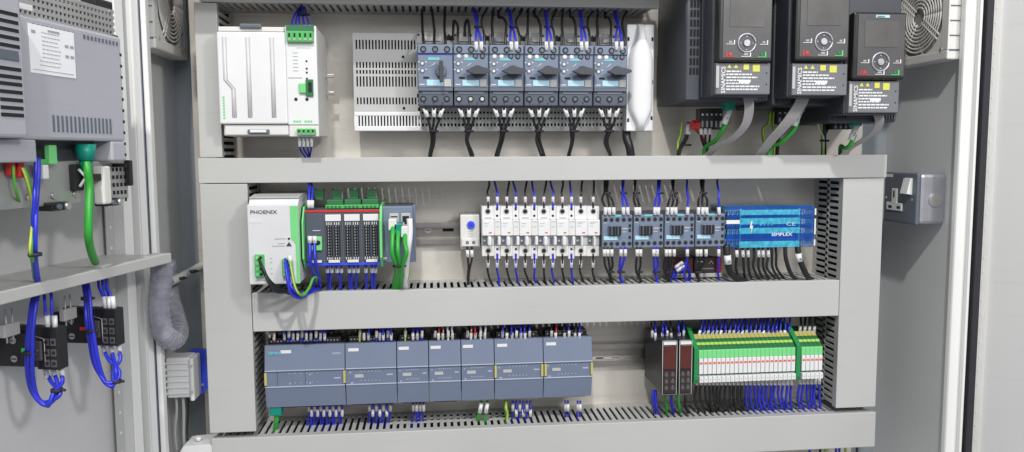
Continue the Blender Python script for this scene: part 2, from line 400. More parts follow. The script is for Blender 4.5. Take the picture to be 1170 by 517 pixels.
def tb(u0,u1,v0,v1,nn,face):
    def f(m):
        face.box(m,u0,u1,v0,v1,.003,.009,'green',.0008)
        for k in range(nn):
            u = u0+(k+.5)*(u1-u0)/nn; face.box(m,u-.03,u+.03,v0+.2*(v1-v0),v0+.55*(v1-v0),.009,.0094,'hole'); face.dot(m,u,v0+.75*(v1-v0),.0017,'steel',.0008,.009)
    return f
prt('terminal_plug', t, tb(.06,.92,.06,.17,5,G)); prt('terminal_plug', t, tb(.30,.90,1.04,1.11,4,G))
prt('plug_socket', t, lambda m: G.box(m,.05,.93,.0,.06,.003,.008,'darkgreen')); prt('lower_lip', t, lambda m: G.box(m,.02,1.0,1.005,1.12,-.01,.002,'offwhite',.001))
for py in (87,107):
    ca, cb = M.at(364,py,.05), M.at(382,py,.05)
    prt('side_prong', t, lambda m: m.box(ca.x,cb.x,.047,.053,ca.z-.0022,ca.z+.0022,'rail',.0005))
prt('green_print', t, lambda m: ([F.box(m,.055,.085,.70+k*.032,.722+k*.032,.004,.0043,'lime') for k in range(8)], [G.box(m,.18+k*.09,.25+k*.09,.955,.975,.003,.0034,'lime') for k in (0,1,2,4,5,6)]))
for i, x in enumerate((333,338,343,349,354)):
    wire([(x,43,-.03),(x,32,-.02),(x+(3-i)*1.2-2,20,.01),(344+i*.8,6,.04),(345+i*.8,-6,.05)],'blue',seqlab(i,5,'blue wire','curving up out of the white power supply'),'blue wires above the white power supply',sleeve=[(x,38,x+.4,29,-.029)])
for i, x in enumerate((342,346.5,351,355.5)):
    wire([(x,150,-.026),(x+.5,160,-.02),(x+1-i*.6,170,.0),(350+i*1.4,182,.02),(350+i*1.4,194,.03)],'blue',seqlab(i,4,'blue wire','leaving the bottom plug of the white power supply'),'blue wires under the white power supply',sleeve=[(x,156,x+.5,168,-.022)])
tie(346,17,.015,11,'cable tie on the blue bundle above the white power supply')
# --- busbar adapter : long perforated grey base with louvres
A0 = Face(404,38,480,150,.035)
A1 = Face(476,38,720,150,.035)
t = thing('busbar_base', 'slotted light grey busbar base panel left of and behind the motor starters', 'busbar base', (A0.x0,.07,A0.z0))
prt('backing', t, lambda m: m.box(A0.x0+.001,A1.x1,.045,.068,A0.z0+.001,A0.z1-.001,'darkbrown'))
def lou(m):
    rows = [(0,.07),(.21,.29),(.345,.38),(.42,.46),(.565,.665),(.715,.78)]
    # solid strips then slot rows in between
    edges = [0,.07,.165,.30,.355,.375,.41,.445,.545,.665,.715,.80]
    for a,b in ((0,.07),(.165,.295),(.355,.375),(.415,.44),(.545,.655),(.725,.795)):
        A0.box(m,0,1,a,b,-.01,0,'greyplastic')
    for a,b in ((.07,.165),(.295,.355),(.375,.415),(.44,.545),(.655,.725)):
        m.slots(A0.x(.03),A0.x(1),A0.z(b),A0.z(a),A0.y,A0.y+.01,20,.5,'greyplastic'); A0.box(m,0,.03,a,b,-.01,0,'greyplastic')
    A0.dot(m,.75,.24,.002,'hole'); A0.dot(m,.75,.765,.002,'hole')
prt('louvre_panel', t, lou)
def low(m):
    A0.box(m,0,1,.80,.845,-.012,.004,'white',.001); A0.box(m,0,1,.95,1.0,-.012,.004,'white',.001)
    A0.box(m,0,.05,.845,.95,-.012,.004,'white'); m.slots(A0.x(.05),A0.x(1),A0.z(.95),A0.z(.845),A0.y-.003,A0.y+.012,20,.5,'white')
prt('lower_louvre', t, low)
def rear(m):
    A1.box(m,0.001,1,.08,.62,-.01,-.002,'greyplastic'); 
    for k in range(6):
        u = k/6
        A1.box(m,u+.003,u+.14,.0,.12,-.008,.001,'greyplastic',.001)
        A1.box(m,u+.03,u+.115,.045,.095,.001,.004,'offwhite',.001)
        for d in (.012,.085,.15): A1.dot(m,u+d,-.0+.03,.0014,'hole',.0008,.001)
    for a,b in ((.62,.68),(.70,.74),(.76,.80),(.82,.86),(.88,.92),(.95,1.0)): A1.box(m,0.001,1,a,b,-.01,.0,'greyplastic')
    m.slots(A1.x(.001),A1.x1,A1.z(.96),A1.z(.66),A1.y-.0006,A1.y+.0095,60,.42,'greyplastic')
prt('perforated_plate', t, rear)
# --- motor starters
def starter(first, face, label, bright=False):
    H = face; t = thing('motor_starter', label, 'motor starter', (H.x0,.03,H.z0), 'row of six blue-grey motor starters')
    YO = H.y
    prt('housing', t, lambda m: (H.box(m,.015,.985,.0,.70,-.045,0,'s_blue',.0012), H.box(m,.0,.03,.0,.70,-.04,-.002,'s_dark')))
    prt('terminal_block', t, lambda m: (H.box(m,.015,.985,.705,1.0,-.05,-.004,'s_dark',.0015), H.box(m,.02,.98,.70,.75,-.004,-.0005,'slate'), H.box(m,.12,.85,.76,.80,-.004,-.003,'s_mid')))
    prt('terminal_strip', t, lambda m: H.box(m,.02,.98,-.01,.135,0,.003,'s_blue',.0008))
    for u in (.17,.5,.83):
        prt('terminal_screw', t, lambda m: (H.dot(m,u,.07,.0042,'hole',.0008,.003), H.dot(m,u,.075,.0026,'slate',.0014,.003)))
        prt('terminal_screw', t, lambda m: (H.dot(m,u-.02,.885,.0042,'hole',.0008,-.004), H.dot(m,u-.02,.885,.0025,'steel' if bright else 'slate',.0014,-.004)))
    if first: prt('stripe', t, lambda m: H.box(m,.02,.98,.137,.155,0,.0005,'blue'))
    else:
        for u,mm in ((.16,'steel'),(.36,'steel'),(.62,'slate'),(.82,'slate')):
            prt('terminal_screw', t, lambda m: (H.dot(m,u,.175,.0036,'hole' if mm=='slate' else 'greyink',.0008), H.dot(m,u,.175,.0024,mm,.0014)))
    def kn(m):
        cxx, czz = (H.x(.66),H.z(.43))
        if first:
            m.cyl((cxx,YO,czz),(cxx,YO-.006,czz),.0078,'slate',20,.007); m.box(cxx-.0024,cxx+.0024,YO-.014,YO-.006,czz-.015,czz+.013,'slate_dark',.001)
        else:
            m.cyl((cxx+.001,YO,czz),(cxx+.001,YO-.007,czz),.0085,'slate_dark',20,.0075)
            cxx += .001
            m.prism([(cxx-.0165,czz),(cxx-.008,czz+.0042),(cxx+.004,czz+.0048),(cxx+.0155,czz+.002),(cxx+.0165,czz-.001),(cxx+.008,czz-.0045),(cxx-.006,czz-.0045)],YO-.007,YO-.017,'slate_dark')
    prt('rotary_knob', t, kn)
    prt('label_plate', t, lambda m: H.box(m,.25,.72,.57,.67,0,.0012,'pale_blue',.0004)); prt('test_button', t, lambda m: H.box(m,.74,.93,.56,.68,0,.0010,'greyplastic',.0003)); prt('brand_strip', t, lambda m: H.box(m,.30,.62,.20,.245,0,.0006,'cyan'))
    def dt(m):
        for v in (.30,.42): H.dot(m,.14,v,.0034,'slate',.0008); H.dot(m,.14,v,.0018,'white',.0012); H.box(m,.02,.06,v-.03,v-.015,0,.0006,'white'); H.box(m,.22,.26,v-.03,v-.015,0,.0006,'white')
        H.box(m,.16,.32,.52,.55,0,.0008,'hole')
        m.tube([(H.x(.36),YO-.0004,H.z(.36)),(H.x(.50),YO-.0004,H.z(.29))],.0006,'offwhite',4,0)
        H.box(m,.36,.62,.555,.562,0,.0004,'greyink'); H.box(m,.05,.20,.64,.655,0,.0004,'offwhite')
    prt('setting_dial', t, dt)
    return t
SF = Face(477,52,517.2,121,-.012); SE = M.at(717.5,86,-.012).x; pitch = (SE-SF.x0)/6
SF.x1 = SF.x0+pitch
starter(True, SF, 'first motor starter from the left, its black knob turned upright')
F2 = Face(477,52,517.2,121,-.012); F2.x0 = SF.x0+pitch; F2.x1 = F2.x0+pitch
s2 = starter(False, F2, 'second motor starter from the left, black handle lying level, bright screws below', True)
F3 = Face(477,52,517.2,121,-.012); F3.x0 = SF.x0+2*pitch; F3.x1 = F3.x0+pitch
s3 = starter(False, F3, '')
for k in range(2,6):
    c = s3 if k == 2 else ctree(s3)
    c.location.x = SF.x0+pitch*k
    c['label'] = ('third motor starter from the left, black handle lying level','fourth motor starter from the left, black handle lying level','fifth motor starter from the left, black handle lying level','rightmost motor starter, beside the white curved end cover')[k-2]
which = ['first (upright knob)','second','third','fourth','fifth','rightmost']
for k in range(6):
    bx = 477+40.1*k
    nm = f'{which[k]} motor starter'
    if k == 0:
        for i,x in enumerate((484,496,509)):
            wire([(x,57,-.005),(x,48,0),(x-.5,34,.02),(x-1.5,12,.035),(x-2,-4,.05)],'black',seqlab(i,3,'black wire',f'rising from the {nm}'),'black wires feeding the motor starters',r=.0019)
    else:
        for i,x in enumerate((bx+6.5,bx+20)):
            hp = 24 if i==0 else 22
            if k == 1: pts = [(x,57,-.005),(x-.5,42,.0),(x-1.5,29,.01),(x-4,hp,.02),(x-6,30,.03),(x-6,46,.033)]
            else: pts = [(x,57,-.005),(x+.5,40,.0),(x,27,.01),(x-3,20,.02),(x-6.5,18+i,.03),(x-7,6,.04),(x-8,-5,.05)] if i else [(x,57,-.005),(x-1,40,.0),(x-1,26,.012),(x,10,.03),(x+1,-4,.05)]
            wire(pts,'black',seqlab(i,2,'looped black wire' if k==1 else 'black wire',f'above the {nm}'),'black wires feeding the motor starters',r=.0019)
        wire([(bx+28+9,57,-.006),(bx+36,40,.0),(bx+33,24,.01),(bx+40,10,.03),(bx+41,-5,.05)],'black',f'black wire bent behind the blue pair above the {nm}','black wires feeding the motor starters',r=.0016)
        for i,x in enumerate((bx+27,bx+33)):
            wire([(x,61,-.012),(x,52,-.014),(x-.5,44,-.01),(bx+27+i*2.2,30,.005),(bx+25+i*2.5,18,.02),(bx+22+i*2.6,6,.035),(bx+20+i*2.6,-5,.05)],'blue',seqlab(i,2,'blue wire with white marker',f'above the {nm}'),'blue pairs above the motor starters',r=.0016,sleeve=[(x,58,x-.2,48,-.015,.0026)])
        tie(bx+28.4,31,.004,8,f'cable tie round the blue pair above the {nm}')
    dx = [(8,15),(19,19),(29,22.5)]
    for i,(a,b) in enumerate(dx):
        x = bx+a-.3; e = bx+18-(k%3)*1.5
        wire([(x,117,-.007),(x+(19-a)*.15,126,-.004),(x+(19-a)*.45,137,.005),(bx+17.5+(i-1)*1.8,150,.01),(e+(i-1)*1.5,162,.02),(e-4+(i-1)*1.5+(k%2)*9,179,.028),(e-4+(k%2)*9,190,.03)],'black',seqlab(i,3,'black wire with white marker',f'below the {nm}'),'black wires below the motor starters',r=.0018,sleeve=[(x+.2,124,x+(19-a)*.35,134,-.003,.0028)])
    tie(bx+17.5,150,.01,8.5,f'upper cable tie on the black wires below the {nm}')
# --- white end cover
E = Face(716,28,747,150,.012)
t = thing('end_cover', 'white curved end cover standing right of the motor starters', 'end cover', (E.x0,.07,E.z0))
prt('base_plate', t, lambda m: (E.box(m,0,1,0,1,-.05,0,'white',.0015), [E.box(m,u,u+.07,v,v+.035,0,.0006,'hole') for u,v in ((.02,.12),(.9,.12),(.9,.52),(.9,.86),(.03,.88))]))
def hump(m):
    i = m.mi('white'); rows = []
    prof = [(0,.14,.0),(.04,.14,.008),(.10,.16,.011),(.17,.24,.012),(.24,.38,.012),(.32,.45,.012),(.72,.45,.012),(.80,.44,.012),(.86,.34,.012),(.91,.22,.012),(.96,.16,.009),(1,.15,0)]
    cx0 = E.x(.50)
    for v,w,h in prof:
        row = []
        for j in range(11):
            a = -1+j*.2; row.append(m.bm.verts.new(Vector((cx0+a*w*E.w, E.y-h*math.sqrt(max(0,1-abs(a)**4))-.0002, E.z(v)))-m.off))
        rows.append(row)
    for a in range(len(rows)-1):
        for j in range(10):
            f = m.bm.faces.new((rows[a][j],rows[a][j+1],rows[a+1][j+1],rows[a+1][j])); f.material_index=i; f.smooth = True
prt('curved_shell', t, hump)
wire([(716,148,.03),(716,158,.025),(719,170,.025),(722,190,.03)],'black','thick black cable leaving the bottom of the white end cover','black cables',r=.006)
# ---------------------------------------------------------------- drives
def drive(label, body, key, plate, yb, yk, depthpx_left):
    """body,key,plate are photo rectangles"""
    B = Face(*body, yb); K = Face(*key, yk); Pn = Face(*plate, yk+.006)
    t = thing('variable_speed_drive', label, 'drive', (B.x0,YP,B.z0), 'black variable speed drives')
    def bd(m):
        m.box(B.x0,B.x1,yb,YP-.002,B.z0,B.z1,'drive',.003)
        # vertical ribs on the front shoulder
        n = 5
        for k in range(n):
            xa = B.x0+.020+k*(K.x0-B.x0-.022)/n
            m.box(xa,xa+.0022,yb-.008,yb,B.z0+.004,B.z1,'drive',.0006)
        xb = K.x1+.006
        while xb < B.x1-.003:
            m.box(xb,xb+.0016,yb-.005,yb,B.z0+.004,B.z1,'drive_lt',.0005); xb += .0038
    prt('housing', t, bd)
    prt('front_core', t, lambda m: m.box(K.x0-.003,K.x1+.001,yk+.014,yb+.001,Pn.z0-.002,B.z1,'drive',.002))
    if depthpx_left:
        def vent(m):
            x0, x1 = B.x0+.006, B.x0+.017
            m.box(x0-.004,x1+.002,yb-.0015,yb,B.z0+.002,B.z1,'drive_lt',.0005)
            z = B.z0+.035
            while z < B.z1-.005:
                for q in (x0,x0+.0045,x0+.009): m.box(q,q+.003,yb-.0022,yb-.0015,z,z+.009,'hole')
                z += .0125
        prt('side_vent', t, vent)
    # keypad
    kp = prt('keypad', t, lambda m: (K.box(m,0,1,0,1,-.013,0,'switch_black',.0025), K.box(m,.08,.97,.03,.95,0,.0008,'keypad',.0005)))
    def sc(m): K.box(m,.20,.84,.13,.52,.0008,.0014,'screen',.0004)
    prt('display', t, sc, kp)
    def wheel(m):
        c = (K.x(.52), K.z(.74))
        for r,rr in ((.0115,.0013),):
            pts = [(c[0]+r*math.cos(a),K.y-.0012,c[1]+r*1.0*math.sin(a)) for a in (2*math.pi*k/24 for k in range(25))]
            m.tube(pts,rr,'brushed',5,0)
        m.cyl((c[0],K.y-.0008,c[1]),(c[0],K.y-.003,c[1]),.0052,'brushed',16,.004)
        for a in range(4): m.dot(c[0]+.0082*math.cos(a*math.pi/2),c[1]+.0082*math.sin(a*math.pi/2),K.y-.001,.0006,'white')
    prt('jog_wheel', t, wheel, kp)
    def key_(u0,u1,v0,v1,mm,fill=None):
        def f(m):
            K.box(m,u0,u1,v1-.008,v1,.0008,.0016,mm); K.box(m,u1-.02,u1,v0,v1-.008,.0008,.0016,mm) if mm!='red' else K.box(m,u0,u0+.02,v0,v1-.008,.0008,.0016,mm)
            K.box(m,u0+.05,u1-.05,v0+.012,v1-.02,.0008,.0014,fill or mm)
        return f
    for a in ((.14,.30,.70,.76,'offwhite','greyink'),(.76,.91,.70,.76,'offwhite','greyink'),(.42,.60,.87,.93,'offwhite','greyink')): prt('key', t, key_(*a), kp)
    prt('key', t, key_(.14,.30,.86,.935,'red'), kp, 'red stop key'); prt('key', t, key_(.73,.88,.86,.935,'led_green','darkgreen'), kp, 'green start key')
    prt('brand_strip', t, lambda m: K.box(m,.40,.66,.045,.085,.0008,.0014,'pale_blue'), kp)
    text(t,'SIEMENS',K.x(.425),K.z(.080),K.y-.0015,.0026,'drive_plate',kp,sx=1.05,bold=.0001)
    # label plate
    lp = prt('label_panel', t, lambda m: (Pn.box(m,0,1,0,1,-.014,0,'drive_plate',.001), Pn.box(m,.0,.05,.1,.8,0,.001,'greyplastic'), Pn.dot(m,.93,.32,.0009,'hole'), Pn.dot(m,.93,.68,.0009,'hole')))
    def tx(m):
        for k in range(7):
            v = .24+k*.095; e = (.46,.66,.76,.64,.62,.80,.78)[k]
            q = .19; rnd = random.Random(k)
            while q < e:
                l = rnd.uniform(.03,.09); Pn.box(m,q,min(e,q+l),v+.01,v+.055,0,.0003,'white'); q += l+.012
        Pn.box(m,.42,.63,.55,.64,.0003,.0006,'white')
    prt('notice_text', t, tx, lp)
    def ws(m):
        Pn.box(m,.50,.60,.05,.22,0,.0006,'yellow'); Pn.box(m,.67,.80,.06,.28,0,.0006,'yellow')
        for u in (.24,.36): m.prism([(Pn.x(u-.04),Pn.z(.17)),(Pn.x(u+.04),Pn.z(.17)),(Pn.x(u),Pn.z(.05))],Pn.y-.0006,Pn.y,'yellow')
    prt('warning_symbol', t, ws, lp)
    text(t,'SINAMICS',Pn.x(.17),Pn.z(.97),Pn.y-.0002,.0078,'white',lp,vert=True,sx=1.0,bold=.0001)
    return t, K, Pn
d1,K1,P1 = drive('leftmost black drive with a side vent, beside the white end cover', (783,-42,880,116,), (821,-12,883,71), (818,72,880,108), -.047,-.10, True)
d2,K2,P2 = drive('middle black drive, its keypad cut by the photo edge', (884,-42,968,121), (909,-14,971,69.5), (905,73,968,109), -.047,-.10, False)
d3,K3,P3 = drive('rightmost and lowest black drive, whole keypad in view in front of the fan', (950,-10,1027,140), (975,14,1035,91), (970,93,1027,129), -.047,-.10, False)
wh = (d1,d2,d3)
def ribbon(pts, label, w=.0065, flat=(1,0,.15)):
    P = [M.at(*p) for p in pts]; mb = MB(); mb.off = P[0]; mb.tube(P,w,'ribbon',flat=flat)
    o = mb.build('ribbon_cable',None,label,'ribbon cable','flat grey ribbon cables under the drives'); o.location = P[0]
ribbon([(853,104,-.055),(856,122,-.06),(852,142,-.05),(838,158,-.03),(820,168,-.01),(806,180,.012),(800,190,.02)],'grey ribbon cable curving under the leftmost drive')
ribbon([(920,104,-.055),(914,120,-.055),(898,142,-.045),(880,162,-.02),(866,180,.01),(862,190,.02)],'broad grey ribbon cable slanting down under the middle drive',.0085)
ribbon([(1001,126,-.055),(1005,138,-.055),(1000,150,-.04),(985,161,-.02),(968,172,-.0),(960,188,.015)],'grey ribbon cable hooking back under the rightmost drive')
def plugcable(a, b, label, z=None):
    (x0,y0),(x1,y1) = a,b
    w = wire([(x0,y0,-.03),(x0-6,y0+12,-.025),((x0+x1)/2-3,(y0+y1)/2+4,-.01),(x1,y1-10,.01),(x1-1,y1+10,.02)],'wgreen',label,'green network cables under the drives',r=.003,sleeve=[(x0+2,y0-10,x0-5,y0+6,-.031,.0042)],name='network_cable',cat='network cable')
    o = w.location; q = MB(); q.off = o.copy(); c = M.at(x0+1,y0-16,-.03); q.box(c.x-.007,c.x+.007,-.035,-.022,c.z-.008,c.z+.010,'teal',.0015); q.build('plug',w)
plugcable((832,136),(806,180),'green network cable with white boot under the leftmost drive')
plugcable((912,138),(880,180),'green network cable with white boot crossing the broad ribbon')
plugcable((977,154),(961,178),'green network cable with teal plug under the rightmost drive')
def tblock(px0,py0,px1,py1,y,label):
    f = Face(px0,py0,px1,py1,y); t = thing('terminal_plug', label, 'terminal plug', (f.x0,y+.02,f.z0), 'black plugs under the drives')
    prt('body', t, lambda m: f.box(m,0,1,0,1,-.02,0,'switch_black',.001))
    n = max(3,int((px1-px0)/5))
    prt('wire_entry', t, lambda m: [(f.dot(m,(k+.5)/n,.3,.0016,'steel'),f.box(m,(k+.3)/n,(k+.7)/n,.6,.9,0,.0006,'greyink')) for k in range(n)])
tblock(800,124,826,148,.0,'black screw plug under the leftmost drive beside the red wires')
tblock(888,124,912,142,.012,'black screw plug under the middle drive behind the ribbon')
tblock(952,138,975,148,.0,'black screw plug under the rightmost drive')
def multi(spec, where, group):
    from collections import Counter
    cnt = Counter(s[0] for s in spec); seen = Counter()
    nmc = {'black':'black','blue':'blue','gyel':'green-yellow','red':'red','wgreen':'green','copper':'orange','white':'white'}
    for s in spec:
        c = s[0]; i = seen[c]; seen[c] += 1
        wire(s[1],c,seqlab(i,cnt[c],nmc[c]+' wire',where),group,r=s[2] if len(s)>2 else .0015,sleeve=s[3] if len(s)>3 else None, stripe='yellow' if c=='gyel' else None)
multi([('gyel',[(779,140,.02),(777,155,.02),(774,166,.025),(776,190,.03)],.002),('black',[(787,140,.02),(784,158,.02),(777,172,.025),(775,190,.03)],.003,[(788,142,786,154,.016)]),
       ('red',[(796,140,.0),(793,146,.0),(800,154,.01),(806,165,.02),(806,190,.03)],.0018),
       ('black',[(801,146,-.0),(801,158,.005),(805,170,.02),(804,190,.03)],.0015,[(801,147,801,154,0)]),('black',[(806,146,-.0),(806,158,.005),(806,170,.02),(806,190,.03)],.0015,[(806,147,806,154,0)]),('black',[(811,146,-.0),(811,158,.005),(808,170,.02),(808,190,.03)],.0015,[(811,147,811,154,0)])],
      'dropping from the leftmost drive','wires under the leftmost drive')
multi([('gyel',[(880,128,.02),(878,142,.02),(872,152,.02),(880,190,.03)],.0026),('gyel',[(884,128,.02),(883,142,.02),(884,155,.02),(884,190,.03)],.002),('black',[(893,130,.02),(890,150,.02),(886,190,.03)],.003)],
      'dropping from the middle drive','wires under the middle drive')
multi([('gyel',[(938,138,.02),(939,150,.02),(940,160,.02),(941,190,.03)],.0022),('black',[(942,138,.02),(941,155,.02),(941,168,.025),(941,190,.03)],.004),('black',[(950,138,.02),(945,150,.02),(942,160,.02),(942,190,.03)],.0015),('white',[(934,138,.02),(937,150,.02),(940,160,.02),(940,190,.03)],.0015)],
      'dropping from the rightmost drive','wires under the rightmost drive')
tie(783,166,.02,9,'cable tie on the black wire below the leftmost drive'); tie(941,161,.02,8,'cable tie on the black cable below the rightmost drive')
f = Face(790,139,802,148,-.0); t = thing('connector', 'small red connector beside the black plug under the leftmost drive','connector',(f.x0,.0,f.z0)); prt('body',t,lambda m:(f.box(m,0,1,0,1,-.01,0,'red',.002), f.box(m,.2,.8,-.2,0,-.008,-.002,'red',.001)))
# ================================================================ ROW TWO
F = Face(283.5,234,342,325,-.045)
t = thing('power_supply', 'white and green power supply at the left of the middle row', 'power supply', (F.x0,.07,F.z0))
prt('housing', t, lambda m: (m.box(F.x0+.0005,F.x1-.0005,-.042,.07,F.z0+.0005,F.z(-.0)+.0,'offwhite',.001), m.prismx([(-.040,F.z1-.0005),(-.030,F.z1+.008),(.0,F.z1+.011),(.07,F.z1+.011),(.07,F.z1-.0005)],F.x0+.001,F.x1-.001,'white'),
     m.prismx([(-.034,F.z1+.0075),(-.030,F.z1+.009),(-.0,F.z1+.0118),(-.0,F.z1+.0105)],F.x0+.0005,F.x1-.0005,'greyplastic')))
prt('front_panel', t, lambda m: F.box(m,0,1,0,1,-.003,0,'psu_grey',.0012))
prt('green_edge', t, lambda m: m.prism([(F.x(.84),F.z(.02)),(F.x(.995),F.z(.02)),(F.x(.995),F.z(.995)),(F.x(.93),F.z(.995)),(F.x(.93),F.z(.50)),(F.x(.84),F.z(.42))],F.y-.0008,F.y+.001,'lime'))
text(t,'PHOENIX',F.x(.06),F.z(.115),F.y-.0003,.0068,'ink',sx=1.15,bold=.0001)
prt('nameplate', t, lambda m: F.box(m,.04,.28,.18,.225,0,.0004,'offwhite'))
def psd(m):
    F.dot(m,.80,.43,.0016,'ink'); m.prism([(F.x(.745),F.z(.52)),(F.x(.85),F.z(.52)),(F.x(.80),F.z(.47))],F.y-.0012,F.y,'ink')
    F.box(m,.52,.74,.425,.435,0,.0003,'greyink'); F.box(m,.58,.72,.485,.495,0,.0003,'greyink'); F.box(m,.46,.72,.515,.525,0,.0003,'greyink')
    for v in (.67,.72,.80,.86): F.box(m,.42,.46,v,v+.01,0,.0003,'greyink')
    for u in (.12,.66): F.box(m,u,u+.2,.945,.955,0,.0003,'greyink')
prt('indicator', t, psd)
def pt(u0,u1,v0,v1):
    def f(m):
        F.box(m,u0,u1,v0,v1,0,.005,'green',.0006)
        for k in range(4):
            v = v0+(k+.5)*(v1-v0)/4; F.box(m,u0+.02,(u0+u1)/2-.01,v-.02,v+.02,.005,.0054,'lime'); F.dot(m,(u0+u1)/2+.03,v,.0018,'hole',.0008,.005)
    return f
prt('terminal_plug', t, pt(.13,.31,.62,.90)); prt('terminal_plug', t, pt(.66,.85,.68,.90))
for i,(x,y) in enumerate(((296,296),(298,302),(301,307))):
    wire([(x,y,-.052),(x+4,y+10,-.064),(x+14,y+26,-.062),(330+i*2,335-i,-.035),(345+i*2,331,.0),(351+i*2,333,.02)],'black',seqlab(i,3,'black wire','looping from the white and green power supply'),'wires on the white and green power supply',r=.0019)
for i,(x,y) in enumerate(((326,296),(328,302),(330,308))):
    wire([(x,y,-.052),(x+1,y+14,-.066),(x+7,334-i,-.066),(344+i*2,341-i*2,-.05),(356+i*2,332,-.02),(362+i*2,330,.015)],'blue',seqlab(i,3,'blue wire','looping from the white and green power supply'),'wires on the white and green power supply',r=.0019)
wire([(331,294,-.052),(333,308,-.06),(338,330,-.066),(346,338,-.055),(354,328,-.04),(359,318,-.02),(366,318,.0)],'gyel','green-yellow wire with stripes looping from the white and green power supply','wires on the white and green power supply',r=.0018,stripe='yellow',sleeve=[(331,292,332,302,-.054)])
# --- safety relay block (green flanges)
R = Face(349,240,436,303,-.02)
t = thing('relay_block', 'dark modular relay block with red top line, between green end plates', 'relay block', (R.x0,.07,R.z0))
prt('housing', t, lambda m: (m.box(R.x0,R.x1,-.017,.068,R.z0,R.z1,'slate',.001), R.box(m,0,1,0,1,-.003,0,'slate',.0008)))
prt('red_line', t, lambda m: R.box(m,.0,1,.0,.04,0,.0015,'red')); prt('blue_line', t, lambda m: R.box(m,.0,1,.955,1,0,.0015,'knob_blue'))
for k,(u,w) in enumerate(((-.075,.03),(-.02,.02),(.985,.03))):
    prt('end_plate', t, lambda m: m.prismx([(-.036,R.z(.2)),(-.036,R.z(.85)),(-.02,R.z(1.04)),(.068,R.z(1.04)),(.068,R.z(-.12)),(-.02,R.z(-.06))],R.x(u),R.x(u+w),'lime'))
for k in range(4):
    u0 = .0+k*.247
    if k == 0:
        prt('module', t, lambda m: (R.box(m,.01,.235,.06,.93,0,.002,'s_dark',.0006), R.box(m,.04,.22,.47,.72,.002,.006,'lime',.0008), R.dot(m,.09,.58,.0032,'hole',.0008,.006), R.dot(m,.17,.58,.0032,'hole',.0008,.006), R.box(m,.10,.20,.36,.37,.002,.0024,'white')),None,'module with a green screw plug')
        prt('marker_strip', t, lambda m: R.box(m,.06,.21,.90,.945,.002,.004,'offwhite'))
        continue
    def mod(m):
        R.box(m,u0+.008,u0+.235,.06,.93,0,.002,'drive_lt',.0006); R.box(m,u0+.02,u0+.225,.08,.20,.002,.0035,'white',.0005)
        for c in range(2):
            for r_ in range(11):
                v = .28+r_*.052; ua = u0+.035+c*.10
                R.box(m,ua,ua+.075,v,v+.03,.002,.0045,'hole'); R.box(m,ua+.02,ua+.03,v,v+.03,.0045,.005,'greyink'); R.box(m,ua+.05,ua+.06,v,v+.03,.0045,.005,'slate')
            for j in range(3): R.box(m,ua+j*.028,ua+j*.028+.010,.22,.27,.002,.003,'offwhite'); R.box(m,ua+j*.028,ua+j*.028+.010,.85,.89,.002,.003,'offwhite')
    prt('module', t, mod)
    prt('marker_strip', t, lambda m: R.box(m,u0+.05,u0+.20,.90,.95,.002,.004,'offwhite',.0004))
for k in range(4):
    x = R.x(.14+k*.235)
    prt('release_lever', t, lambda m: (m.prism([(x-.005,R.z(-.16)),(x+.005,R.z(-.16)),(x+.0065,R.z(-.36)),(x+.004,R.z(-.33)),(x-.004,R.z(-.33)),(x-.0065,R.z(-.36))],.02,.03,'darkgreen')))
    if k: prt('top_connector', t, lambda m: (m.box(x-.012,x+.012,-.01,.02,R.z(-.01)+.0002,R.z(-.08),'green',.0008), m.box(x-.011,x+.011,-.002,.02,R.z(-.08),R.z(-.17),'darkgreen',.0008), [m.box(x-.010+j*.0052,x-.0072+j*.0052,-.0106,-.01,R.z(-.025),R.z(-.065),'darkgreen') for j in range(4)]))
for i,x in enumerate((353,356.5)):
    wire([(x,238,-.015),(x,226,-.01),(x-1+i,216,.0),(353+i*2,206,.02),(352+i*2,192,.03)],'blue',seqlab(i,2,'blue wire with white marker','entering the relay block from above'),'blue wires on the relay block',r=.0016,sleeve=[(x,238,x,229,-.014,.0028)])
for i,x in enumerate((354,359.5)):
    wire([(x,276,-.027),(x,285,-.032),(x+1,298,-.034),(x+3,312,-.02),(x+5,324,.0),(x+6,335,.02)],'blue',seqlab(i,2,'blue wire','hanging from the green plug of the relay block'),'blue wires on the relay block',r=.0022,sleeve=[(x,270,x,278,-.028,.003)])
for i,(x,e) in enumerate(((374,375),(379,377),(385,388),(390,389),(399,399),(404,402),(409,407),(418,418),(425,425),(429,428))):
    wire([(x,298,-.01),(x,308,-.006),(e,320,.005),(e,334,.02)],'blue',seqlab(i,10,'blue wire with white marker','under the modules of the relay block'),'blue wires under the relay block',r=.0019,sleeve=[(x,303,x,312,-.006,.0026)])
